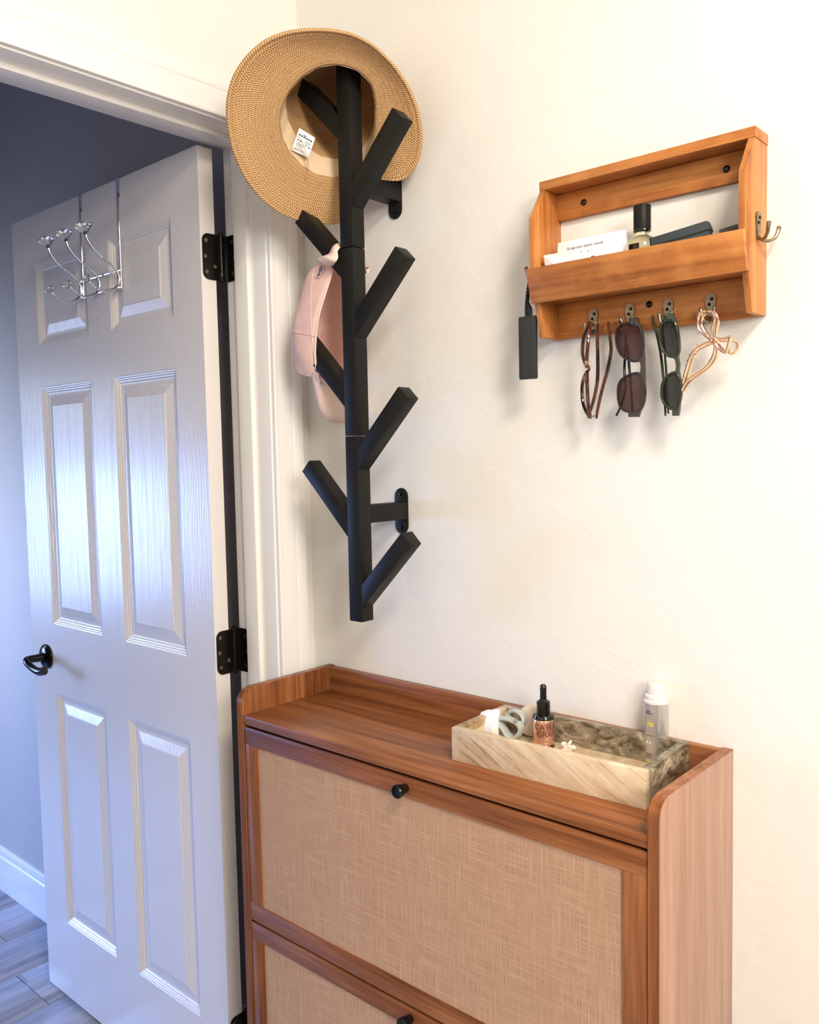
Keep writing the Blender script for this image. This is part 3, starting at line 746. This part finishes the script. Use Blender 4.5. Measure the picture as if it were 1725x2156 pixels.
def marks(r, c, ang, rows, mat, parent):      # small print too fine to read: short strokes wrapped on the cylinder
    g = MB(); c = Vector(c)
    for z, h, spans in rows:
        for a0, a1 in spans:
            n = max(1, int((a1-a0)/.12)); pts = [(ang+a0+(a1-a0)*k/n) for k in range(n+1)]
            g.loops([[c+Vector((math.cos(a)*(r+.0003), math.sin(a)*(r+.0003), zz)) for a in pts] for zz in (z, z+h)], closed=False)
    return obj('printed_text', g, mat, parent, kind='stuff')
marks(R, db, av, [(.0110, .0034, [(-.02, .02), (.18, .22), (.26, .30), (.44, .47)]), (.0080, .0006, [(.02, .5)])], m_copperink, bt)
# silver tube
sb = on(1368, 1606, 2, ZT); sb = Vector((sb.x+.004, sb.y+.014, ZT))
tu = thing('cosmetic_tube', 'silver cosmetic bottle with pale cream cap at the right end of tray', 'bottle', sb)
R = .0175
obj('body', MB().lathe([(R-.002, 0), (R, .0015), (R, .0895)], sb, n=36), m_silver, tu)
obj('base_band', MB().lathe([(R+.0001, .0010), (R+.0002, .0045)], sb, n=36), m_yel, tu)
obj('shoulder', MB().lathe([(R+.0006, .089), (R+.0008, .092), (R-.0010, .094), (R-.0012, .0995), (R-.003, .1008), (R-.0045, .1010)], sb, n=36), m_cream, tu)
obj('cap', MB().lathe([(.0132, .1008), (.0132, .1015), (.0128, .1020), (.0128, .1150), (.0118, .1172), (.009, .1182), (0, .1186)], sb, n=36), m_cream, tu)
av = math.atan2(CAM.y-sb.y, CAM.x-sb.x)
marks(R, sb, av-.6, [(.0745, .0012, [(-.35, .30)]), (.0765, .0030, [(-.20, -.08), (-.02, .04)]), (.0420, .0006, [(-.3, .45)]), (.0140, .0009, [(-.35, .05), (.1, .35)]), (.0115, .0009, [(-.35, .2)]), (.0090, .0009, [(-.35, .3)])], m_copperink if False else m_ink, tu)
marks(R, sb, av-.6, [(.0560, .0060, [(-.38+.13*k, -.31+.13*k) for k in range(6)]), (.0640, .0022, [(-.34+.1*k, -.30+.1*k) for k in range(5)]), (.0600, .0010, [(-.38, .34)])], m_yel, tu)
marks(R, sb, av-.6, [(.0300, .0040, [(-.35, -.12), (.0, .05), (.09, .14)])], m_white, tu)
# round white pot
wp = on(1036, 1556, 2, ZT); wp = Vector((wp.x-.004, wp.y+.004, ZT))
pot = thing('small_pot', 'small milky white round pot lying at the left end of tray', 'pot', wp)
pm = Matrix.Translation(wp+Vector((0, 0, .0235))) @ Matrix.Rotation(math.radians(28), 4, 'Z') @ Matrix.Rotation(math.radians(90), 4, 'Y')
obj('pot_body', MB().lathe([(.0, -.020), (.012, -.0195), (.018, -.016), (.0222, -.006), (.0225, .004)], n=32).xf(pm), m_lav, pot)
obj('pot_lid', MB().lathe([(.0234, .003), (.0236, .012), (.0215, .0135), (0, .0140)], n=32).xf(pm), m_white, pot)
# claw clip (grey) with loops
gc = on(1080, 1562, 2, ZT); gc = Vector((gc.x, gc.y+.004, ZT))
cl = thing('hair_claw', 'grey green plastic hair claw beside the copper dropper bottle in the tray', 'hair clip', gc)
cz = lambda x, y, yy: on(980+x/6.635, 1430+y/6.635, 1, gc.y+yy)
ring = spline([cz(465, 560, -.006), cz(560, 545, -.004), cz(700, 590, 0), cz(770, 650, .002), cz(780, 710, .002), cz(740, 780, 0), cz(680, 815, -.002), cz(600, 780, -.004), cz(540, 690, -.006), cz(500, 640, -.008)], 4, True)
obj('front_loop', MB().tube(ring, .0036, 8, closed=True, flat=((0, 1, 0), 2.4)), m_greyp, cl)
ring = spline([cz(600, 480, .014), cz(680, 440, .016), cz(760, 465, .017), cz(820, 540, .017), cz(815, 610, .015), cz(770, 640, .012), cz(700, 600, .010), cz(620, 560, .010)], 4, True)
obj('back_loop', MB().tube(ring, .0034, 8, closed=True, flat=((0, 1, 0), 2.0)), m_greyp, cl)
obj('spring_pin', MB().tube([cz(700, 570, -.012), cz(775, 600, .018)], .0026, 10), m_chrome, cl)
for k in range(4): obj('tooth', MB().tube([cz(500+20*k, 760+8*k, -.004), cz(490+22*k, 850, .004)], [.0026, .0012], 6), m_greyp, cl)
# beige pot behind
bq = on(1100, 1556, 2, ZT); bq = Vector((gc.x+.009, gc.y+.040, ZT))
b2 = thing('beige_puck', 'beige round puck behind the grey hair claw in the tray', 'container', bq)
pm = Matrix.Translation(bq+Vector((0, 0, .0255))) @ Matrix.Rotation(math.radians(-62), 4, 'Z') @ Matrix.Rotation(math.radians(90), 4, 'Y')
obj('puck', MB().lathe([(0, -.010), (.022, -.010), (.0252, -.007), (.0254, .006), (.0225, .0100), (0, .0105)], n=36).xf(pm), m_beige, b2)
# mini rose clip
rc_ = on(1194, 1584, 2, ZT); rc_ = Vector((rc_.x, rc_.y+.003, ZT))
ro = thing('mini_hair_clip', 'tiny pale pink flower hair clip in the middle of the tray', 'hair clip', rc_)
for sx, an in ((-1, .5), (-1, -.4), (1, 1.15), (1, .1)):
    d = Vector((sx*math.cos(an)*.75, .25*sx, math.sin(an))).normalized(); c0_ = rc_+Vector((0, 0, .006))
    P_ = spline([c0_, c0_+d*.005+Vector((0, -.003, .001)), c0_+d*.011, c0_+d*.006+Vector((0, .003, .002))], 4, True)
    obj('petal', MB().tube(P_, .0018, 6, closed=True, flat=((0, 0, 1), 1.3)), m_rose, ro)
obj('barrel', MB().tube([rc_+Vector((-.006, -.001, .0035)), rc_+Vector((.006, .001, .0035))], .0034, 8), m_rose, ro)

# ------------------------------------------------------------------ wall organizer
OX0, OX1, OT = .590, .912, .0086
org = thing('wall_organizer', 'orange-brown wooden wall shelf with mail trough and key hooks', 'shelf', ((OX0+OX1)/2, -.03, 1.6))
sp_ = [(0, 1.603), (0, 1.824), (-.046, 1.824), (-.0775, 1.777), (-.0775, 1.703), (-.0500, 1.603)]
for x in (OX0, OX1-OT): obj('side_panel', MB().prism([(x, y, z) for y, z in sp_], (OT, 0, 0)), m_oz, org, bev=.0006)
obj('top_board', MB().box((OX0-.001, -.0465, 1.8242), (OX1+.001, 0, 1.8378)), m_ox, org, bev=.0008)
for a, b in ((1.784, 1.8238), (1.603, 1.657)): obj('back_rail', MB().box((OX0+OT, -.0095, a), (OX1-OT, 0, b)), m_ox, org, bev=.0006)
obj('trough_floor', MB().box((OX0+OT, -.0640, 1.6575), (OX1-OT, -.0005, 1.6655)), m_ox, org)
tn = Vector((0, -.0775+.0500, .1)).normalized()          # taper direction (upwards, forwards)
pa, pb = Vector((0, -.0640, 1.6545)), Vector((0, -.0779, 1.7040)); nrm = Vector((0, -(pb-pa).z, (pb-pa).y)).normalized()
obj('trough_front', MB().prism([(OX0-.0005, p.y, p.z) for p in (pa, pb, pb+nrm*.0090, pa+nrm*.0090)], (OX1-OX0+.001, 0, 0)), m_ox, org, bev=.0006)
for x, z in ((.6444, 1.804), (.8616, 1.8035), (.7499, 1.6382)):
    obj('screw_head', MB().lathe([(0, -.0032), (.0026, -.0030), (.0044, -.0016), (.0050, 0)], (x, -.0095, z), 'y', 16), m_blkg if z > 1.7 else m_brz, org)
# double hook in local axes: wall plane y=0, outwards -y
def hook_mb():
    mb = MB(); pl = []
    for k in range(9):
        t = PI*k/8; pl.append((.0078*math.cos(t), -.0078+.0078*math.sin(t)))
    for k in range(9):
        t = PI+PI*k/8; pl.append((.0036*math.cos(t), -.033+.0036*math.sin(t)))
    mb.prism([(x, -.0028, z) for x, z in pl], (0, .0028, 0)); return mb
def prong(s, w=.0185, o=.0215):
    P_ = spline([(s*.0005, -.001, -.031), (s*.16*w, -.28*o, -.0365), (s*.49*w, -.58*o, -.0375), (s*.81*w, -.84*o, -.033), (s*.97*w, -.95*o, -.025), (s*w, -o, -.019)], 4)
    n = len(P_); return MB().tube(P_, [.0022 if i < n*.55 else .0022+.0009*(i-n*.55)/(n*.45) for i in range(n-1)]+[.0018], 10)
hook0 = obj('coat_hook', hook_mb(), m_brass, loc=(0, 0, 0)); hook0.parent = org
def hk_child(nm, mb, mat):
    me = mesh_of(nm, mb, mat, bev=0); o = bpy.data.objects.new(nm, me); COL.objects.link(o); o.parent = hook0; return o
hk_child('prong', prong(-1), m_brass); hk_child('prong', prong(1), m_brass)
hk_child('screw', MB().lathe([(.0006, -.0034), (.0020, -.0038), (.0024, -.0028)], (.0022, 0, -.0075), 'y', 10), m_brz)
hk_child('screw', MB().lathe([(.0006, -.0034), (.0020, -.0038), (.0024, -.0028)], (-.0016, 0, -.0145), 'y', 10), m_brz)
hookS = dup(hook0, org)
for c_ in hookS.children:
    if c_.name.startswith('prong'):
        sg = -1 if c_.name == sorted(k.name for k in hookS.children if k.name.startswith('prong'))[0] else 1
        c_.data = mesh_of('prong', prong(sg, .0095, .0115), m_brass)
oo = ORG[org.name]
spots = [(Vector((x, -.0095, z)), 0) for x, z in ((.6605, 1.6425), (.7205, 1.6425), (.7800, 1.6420), (.8410, 1.6410))]
spots += [(Vector((OX1, -.0355, 1.7325)), PI/2), (Vector((OX0, -.0355, 1.7325)), -PI/2)]
for i, (p, a) in enumerate(spots):
    if i == 0: hookS.location = p-oo
    elif i < 4: dup(hookS, org, p-oo, (0, 0, a))
    elif i == 4: hook0.location = p-oo; hook0.rotation_euler = (0, 0, a)
    else: dup(hook0, org, p-oo, (0, 0, a))

# things in the trough
zf = 1.6655
wb = thing('white_box', 'white card box reading garage door opener remote in wooden trough', 'box', (.673, -.032, zf))
tlt = math.radians(8); bx0, bx1 = .6165, .7265; hgt = .0790
Bm = Matrix.Translation((bx0, -.0500, zf)) @ Matrix.Rotation(-tlt, 4, 'X')
obj('carton', MB().box((0, 0, 0), (bx1-bx0, .020, hgt)).xf(Bm), m_white, wb, bev=.0008)
t = text_mb('Garage door opener remote', .0064, .0001)
obj('lettering', MB().add([Bm @ Vector((.047+v.x*.82, -.0004, hgt-.0125+v.y)) for v in t.v], t.f), m_ink, wb)
g = MB()
for i in range(3):
    for j in range(2): g.box((.0395+i*.0020, -.0004, hgt-.0300-.0022*j), (.0410+i*.0020, 0, hgt-.0284-.0022*j))
g.box((.0590, -.0004, hgt-.0318), (.0650, 0, hgt-.0304)); obj('printed_icons', g.xf(Bm), m_ink, wb)
g = MB().box((.0405, -.0004, hgt-.0215), (.0425, 0, hgt-.0185)).box((.0520, -.0004, hgt-.0235), (.0545, 0, hgt-.0200)).box((.0560, -.0004, hgt-.0215), (.0610, 0, hgt-.0208)); obj('printed_marks', g.xf(Bm), m_inkg, wb)
ev = thing('envelope', 'thin white and pink envelope leaning at left end of the trough', 'envelope', (.63, -.06, zf))
E0 = on(1145, 538, 1, -.066); E1 = on(1205, 541, 1, -.070)
obj('paper', MB().prism([E0, on(1172, 533, 1, -.048), on(1240, 541, 1, -.050), on(1240, 560, 1, -.064), Vector((.655, -.066, 1.680)), Vector((.612, -.064, 1.690))], (0, .0012, -.0012)), m_pinkcard, ev)
obj('paper_fold', MB().prism([on(1172, 539, 1, -.060), on(1210, 541, 1, -.064), Vector((.668, -.066, 1.694)), Vector((.640, -.066, 1.690))], (0, .0006, .0004)), m_white, ev)
# perfume
pc = Vector((.7545, -.040, zf))
pf = thing('perfume_bottle', 'round pale yellow perfume bottle with tall black cap in the trough', 'bottle', pc)
obj('glass_body', MB().lathe([(.012, 0), (.0195, .0015), (.0215, .006), (.0218, .050), (.0200, .0560), (.0150, .0605), (.0095, .0630), (.0088, .0690)], pc, n=40), m_perf, pf)
obj('label_print', MB().lathe([(.0219, .020), (.0219, .0505)], pc, n=40).xf(Matrix.Identity(4)), m_darkglass, pf) if False else None
lb = MB(); LLb = []
for z in (.022, .0500):
    LLb.append([pc+Vector((.0220*math.cos(math.radians(a)), .0220*math.sin(math.radians(a)), z)) for a in range(-120, -70, 5)])
obj('dark_label', lb.loops(LLb, closed=False), m_darkglass, pf)
obj('neck_ring', MB().lathe([(.0095, .0685), (.0122, .0692), (.0122, .0712), (.0100, .0718)], pc, n=32), m_perf, pf)
obj('cap', MB().lathe([(.0118, .0716), (.0120, .0722), (.0120, .1040), (.0114, .1052), (0, .1054)], pc, n=36), m_blk, pf)
# slate case and dark card
P0, P1, P2 = on(1365.7, 502, 1, -.050), on(1488, 464, 1, -.050), on(1494.5, 479, 1, -.050)
wl = thing('slate_wallet', 'dark slate wallet standing aslant beside the perfume bottle in trough', 'wallet', (.81, -.05, zf))
obj('case', MB().prism([P0, P1, P2, Vector((.8535, -.050, 1.700)), Vector((.835, -.050, zf+.0005)), Vector((.780, -.050, zf+.0005)), P0+Vector((.001, 0, -.007))], (0, .012, 0)), m_slate, wl, bev=.0012)
obj('flap_edge', MB().prism([P0+Vector((.004, -.0006, -.0105)), P2+Vector((.0002, -.0006, -.0015)), P2+Vector((.0002, -.0006, -.0035)), P0+Vector((.008, -.0006, -.0125))], (0, .0132, 0)), m_blkg, wl)
dc = thing('dark_case', 'thin dark case at the right end of the trough', 'case', (.878, -.05, zf))
Q0, Q1 = on(1514, 483.6, 1, -.048), on(1551, 471.5, 1, -.048)
obj('case', MB().prism([Q0, Vector((Q1.x, Q1.y, Q1.z)), Vector((.9015, -.048, 1.715)), Vector((.9015, -.048, zf+.0005)), Vector((.866, -.048, zf+.0005))], (0, .010, 0)), m_brownf, dc, bev=.0008)

# ------------------------------------------------------------------ key fob hanging at the left side hook
fb = thing('key_fob', 'flat black key fob on a braided cord left of the wooden shelf', 'key fob', (.5705, -.0565, 1.635))
fm = Matrix.Translation((.5570, -.0605, 1.5415)) @ Matrix.Rotation(math.radians(8), 4, 'Z')
obj('case', MB().box((0, 0, 0), (.0300, .0085, .0965)).xf(fm), m_fob, fb, bev=.0024)
lp = spline([(.5775, -.0545, 1.702), (.5765, -.0560, 1.690), (.5735, -.0570, 1.670), (.5715, -.0570, 1.652), (.5705, -.0560, 1.636)], 5)
for ph in range(3):
    Pb = [p+Vector((.0022*math.cos(i*.9+ph*2.1), .0022*math.sin(i*.9+ph*2.1), 0)) for i, p in enumerate(spline(lp, 2))]
    obj('cord_strand', MB().tube(Pb, .0014, 6), m_cord, fb)
hl = spline([(.5775, -.0535, 1.703), (.5750, -.0570, 1.6985), (.5770, -.0580, 1.6930), (.5800, -.0555, 1.6975)], 5, True)
obj('cord_loop', MB().tube(hl, .0009, 6, closed=True), m_cord, fb)
obj('cord_tuft', MB().tube([(.5710, -.0560, 1.6600), (.5760, -.0560, 1.6480), (.5790, -.0560, 1.6320)], [.0030, .0042, .0016], 8), m_cord, fb)

# ------------------------------------------------------------------ glasses
G = lambda x, y, yy: on(1280+x/7.98, 620+y/7.98, 1, yy)
def glasses(nm, label, lensU, lensL, brow, arms, ends, frm, lns, yy, rr, hinges):
    t = thing(nm, label, 'sunglasses', G(*brow[0], yy))
    f = obj('frame', MB().add([], []), frm, t) if False else None
    mb = MB()
    for lp_ in (lensU, lensL):
        mb.tube(spline([G(x, y, yy) for x, y in lp_], 3, True), rr, 8, closed=True, flat=((0, 1, 0), 1.5))
    n = len(brow)//2
    Pb = [G(x, y, yy+.002) for x, y in brow]
    mb.prism(Pb, (0, -.0042, 0))
    f = obj('frame', mb, frm, t)
    for lp_ in (lensU, lensL):
        P_ = spline([G(x, y, yy+.0004) for x, y in lp_], 3, True); c_ = sum(P_, Vector())/len(P_)
        LLl = [[c_+(p-c_)*s+Vector((0, -.0022*(1-s*s)+.0006, 0)) for p in P_] for s in (1, .8, .55, .3, .05)]
        obj('lens', MB().loops(LLl, cap=True), lns, t)
    for a, r0_ in arms:
        P_ = spline([G(x, y, v) for x, y, v in a], 5); m_ = len(P_)
        obj('temple', MB().tube(P_, [r0_*(1-.25*abs(2*i/m_-1)) for i in range(m_)], 8, flat=((1, 0, 0), .75)), frm, t)
    for (x0, y0, x1, y1) in ends:
        a, b = G(x0, y0, yy), G(x1, y1, yy); obj('endpiece', MB().box((min(a.x, b.x), yy-.003, min(a.z, b.z)), (max(a.x, b.x), yy+.010, max(a.z, b.z))), frm, t, bev=.0008)
    for (x, y) in hinges:
        p = G(x, y, yy+.006); obj('hinge', MB().tube([p+Vector((-.0035, 0, 0)), p+Vector((.0035, 0, 0))], .0014, 8), m_chrome, t)
    return t
U2 = [(160,590),(205,530),(280,495),(380,488),(480,505),(545,560),(582,660),(600,800),(602,930),(570,1050),(510,1118),(420,1122),(330,1088),(250,1040),(190,960),(152,850),(142,710)]
L2_ = [(180,1540),(220,1450),(290,1390),(390,1340),(490,1318),(560,1350),(608,1450),(632,1600),(625,1750),(590,1880),(530,1955),(430,1972),(320,1968),(235,1920),(195,1850),(173,1700)]
BR2 = [(400,400),(490,395),(570,520),(620,760),(640,1100),(648,1400),(650,1650),(625,1850),(560,1990),(540,2060),(370,2060),(365,1985),(530,1960),(600,1850),(625,1650),(608,1450),(560,1360),(500,1320),(560,1320),(575,1250),(572,1170),(545,1125),(600,1000),(600,800),(580,640),(530,540),(400,500)]
glasses('sunglasses', 'dark brown framed sunglasses with brown lenses, second pair from left on hooks', U2, L2_, BR2,
        [([(420, 2040, -.040), (400, 1700, -.034), (370, 1300, -.030), (330, 900, -.028), (250, 560, -.028), (195, 440, -.030)], .0026),
         ([(430, 430, -.040), (330, 560, -.033), (300, 900, -.026), (280, 1300, -.024), (300, 1600, -.026), (230, 1850, -.028), (145, 2040, -.030)], .0026)],
        [(370, 395, 480, 500)], m_brownf, m_lensb, -.046, .0017, [(430, 2030)])
U3 = [(880,590),(910,500),(985,445),(1080,428),(1140,480),(1178,620),(1200,780),(1203,930),(1172,1025),(1110,1048),(1020,1030),(950,970),(900,860),(872,720)]
L3_ = [(912,1600),(932,1480),(990,1390),(1075,1325),(1150,1312),(1195,1370),(1228,1480),(1238,1620),(1218,1780),(1175,1900),(1100,1928),(1010,1892),(948,1820),(915,1720)]
BR3 = [(1010,320),(1120,315),(1165,450),(1215,650),(1222,900),(1208,1060),(1228,1180),(1218,1280),(1255,1500),(1252,1700),(1225,1960),(1210,2040),(1105,2040),(1105,1950),(1175,1905),(1222,1780),(1240,1620),(1230,1480),(1195,1370),(1150,1300),(1165,1240),(1165,1170),(1145,1100),(1110,1050),(1172,1030),(1205,930),(1200,780),(1175,600),(1140,480),(1080,428),(1010,420)]
glasses('sunglasses', 'green framed sunglasses with grey lenses, hanging beside the gold claw clip', U3, L3_, BR3,
        [([(970, 2040, -.040), (960, 1700, -.034), (930, 1350, -.030), (885, 950, -.028), (810, 600, -.028), (770, 470, -.029), (755, 350, -.031)], .0026),
         ([(930, 400, -.038), (940, 700, -.033), (965, 1050, -.028), (985, 1300, -.028), (1000, 1700, -.032), (1020, 2000, -.038)], .0022)],
        [(900, 355, 960, 430)], m_greenf, m_lensg, -.047, .0021, [(1030, 2010)])
# tortoiseshell reading glasses, frame seen edge-on
K = lambda x, y, yy: on(1200+x/7.185, 600+y/7.185, 1, yy)
gl = thing('eyeglasses', 'tortoiseshell eyeglasses hanging edge-on from the leftmost lower hook', 'glasses', K(270, 600, -.05))
dv = Vector((.66, -.75, 0))
fr = [(275,600),(228,720),(202,850),(190,1000),(193,1130),(212,1250),(222,1330),(196,1420),(184,1550),(192,1750),(222,1900),(268,2010)]
base = [K(x, y, -.030) for x, y in fr]
mb = MB()
def edge(lo, hi):
    P_ = spline(base[lo:hi], 4); m_ = len(P_); pts_ = []
    for i, p in enumerate(P_):
        t = PI*i/(m_-1); pts_.append(p+dv*(.020+.020*math.sin(t)))
    bk = [p+dv*(.020-.019*math.sin(PI*i/(m_-1))) for i, p in enumerate(P_)]
    return pts_+bk[::-1][1:-1]
r1, r2 = edge(0, 6), edge(6, 12)
mb.tube(r1, .0027, 8, closed=True); mb.tube(r2, .0027, 8, closed=True)
mb.tube(spline([base[5]+dv*.030, (base[5]+base[6])/2+dv*.031+Vector((.001, 0, 0)), base[6]+dv*.030], 4), .0021, 8)
mb.tube([base[0]+dv*.022, base[0]+Vector((.006, -.008, .001)), base[0]+Vector((.014, -.004, -.004))], .0026, 8)
obj('frame', mb, m_tort, gl)
for r_ in (r1, r2):
    c_ = sum(r_, Vector())/len(r_); n = len(r_)
    obj('lens', MB().add(r_+[c_+Vector((.002, .002, 0))], [(i, (i+1) % n, n) for i in range(n)]), m_lensc, gl)
for x, y in ((255, 1185), (245, 1420)):
    obj('nose_pad', MB().lathe([(0, -.0055), (.0026, -.004), (.0034, 0), (.0026, .004), (0, .0055)], K(x-8, y, -.052), 'z', 12), m_pad, gl)
for a, f_ in (([(275,2000),(330,1850),(390,1620),(422,1400),(425,1100),(418,800),(422,590)], -.034), ([(402,2020),(430,1850),(500,1550),(570,1300),(620,1050),(625,900),(602,750),(583,560)], -.024)):
    P_ = spline([K(x, y, f_) for x, y in a], 5); n = len(P_)
    obj('temple', MB().tube(P_, [.0018+.0006*math.sin(PI*i/n) for i in range(n)], 8, flat=((0, 1, 0), 1.4)), m_tort, gl)
for x, y in ((295, 2005), (370, 1985), (325, 610)):
    p = K(x, y, -.038); obj('hinge', MB().tube([p+Vector((-.002, 0, -.001)), p+Vector((.002, -.001, .001))], .0013, 8), m_chrome, gl)

# ------------------------------------------------------------------ gold claw clip
Q = lambda x, y, yy=-.048: on(1420+x/8.98, 600+y/8.98, 1, yy)
gcp = thing('gold_hair_claw', 'rose gold wire hair claw hanging from rightmost lower hook', 'hair clip', Q(740, 1060))
curves = [[(600,492),(520,515),(462,600),(450,700),(482,820),(560,925),(650,1000),(740,1062)],
          [(640,490),(700,500),(755,560),(770,640),(755,720),(725,800),(715,900),(740,1040)],
          [(750,490),(808,560),(835,650),(825,760),(802,860),(790,1000)],
          [(610,532),(545,590),(522,700),(545,800),(620,920),(720,1030)],
          [(690,1060),(560,1110),(440,1170),(350,1270),(280,1430),(230,1600),(190,1750),(165,1860)],
          [(700,1110),(570,1170),(460,1240),(385,1340),(335,1480),(290,1620),(245,1760),(205,1850)],
          [(760,1080),(772,1200),(735,1340),(650,1480),(520,1600),(380,1690),(260,1780),(180,1900),(140,2000)],
          [(812,1180),(812,1300),(765,1420),(680,1530),(550,1640),(420,1730),(300,1830),(220,1940),(190,2010)],
          [(820,1020),(930,1020),(1040,985),(1060,1000),(1035,1100),(1000,1230),(965,1280),(870,1215),(790,1090)],
          [(860,1060),(960,1070),(1030,1045)], [(840,1120),(900,1190),(955,1240)]]
for i, cv in enumerate(curves):
    yy = -.050 if i in (0, 4, 6, 8) else -.040
    P_ = spline([Q(x, y, yy) for x, y in cv], 5); n = len(P_)
    rr = .0019 if i < 9 else .0012
    obj('wire_arm', MB().tube(P_, rr, 8), m_gold, gcp)
ring = spline([Q(1050,1070,-.046), Q(1140,1062,-.042), Q(1195,1115,-.038), Q(1180,1220,-.036), Q(1130,1290,-.038), Q(1045,1285,-.042), Q(1045,1180,-.046)], 4, True)
obj('finger_loop', MB().tube(ring, .0019, 8, closed=True), m_gold, gcp)
obj('wrapped_knot', MB().tube(spline([Q(700,1100), Q(720,1040,-.054), Q(790,1010,-.052), Q(815,1030,-.044), Q(780,1080,-.040), Q(730,1110,-.050), Q(760,1040,-.055), Q(830,1040,-.048)], 4), .0020, 8), m_gold, gcp)
for x, y, dx, dy in ((440,550,-30,-5), (440,700,-35,10), (430,790,-25,0), (490,890,-30,15), (430,1150,-20,-20), (300,1330,-25,-10), (262,1430,-25,-5), (240,1525,-25,0), (218,1625,-25,0), (185,1720,-25,0), (480,1190,20,10), (400,1270,25,0), (350,1370,20,5), (320,1460,15,10)):
    obj('tooth', MB().tube([Q(x, y), Q(x+dx, y+dy)], [.0014, .0006], 6), m_gold, gcp)
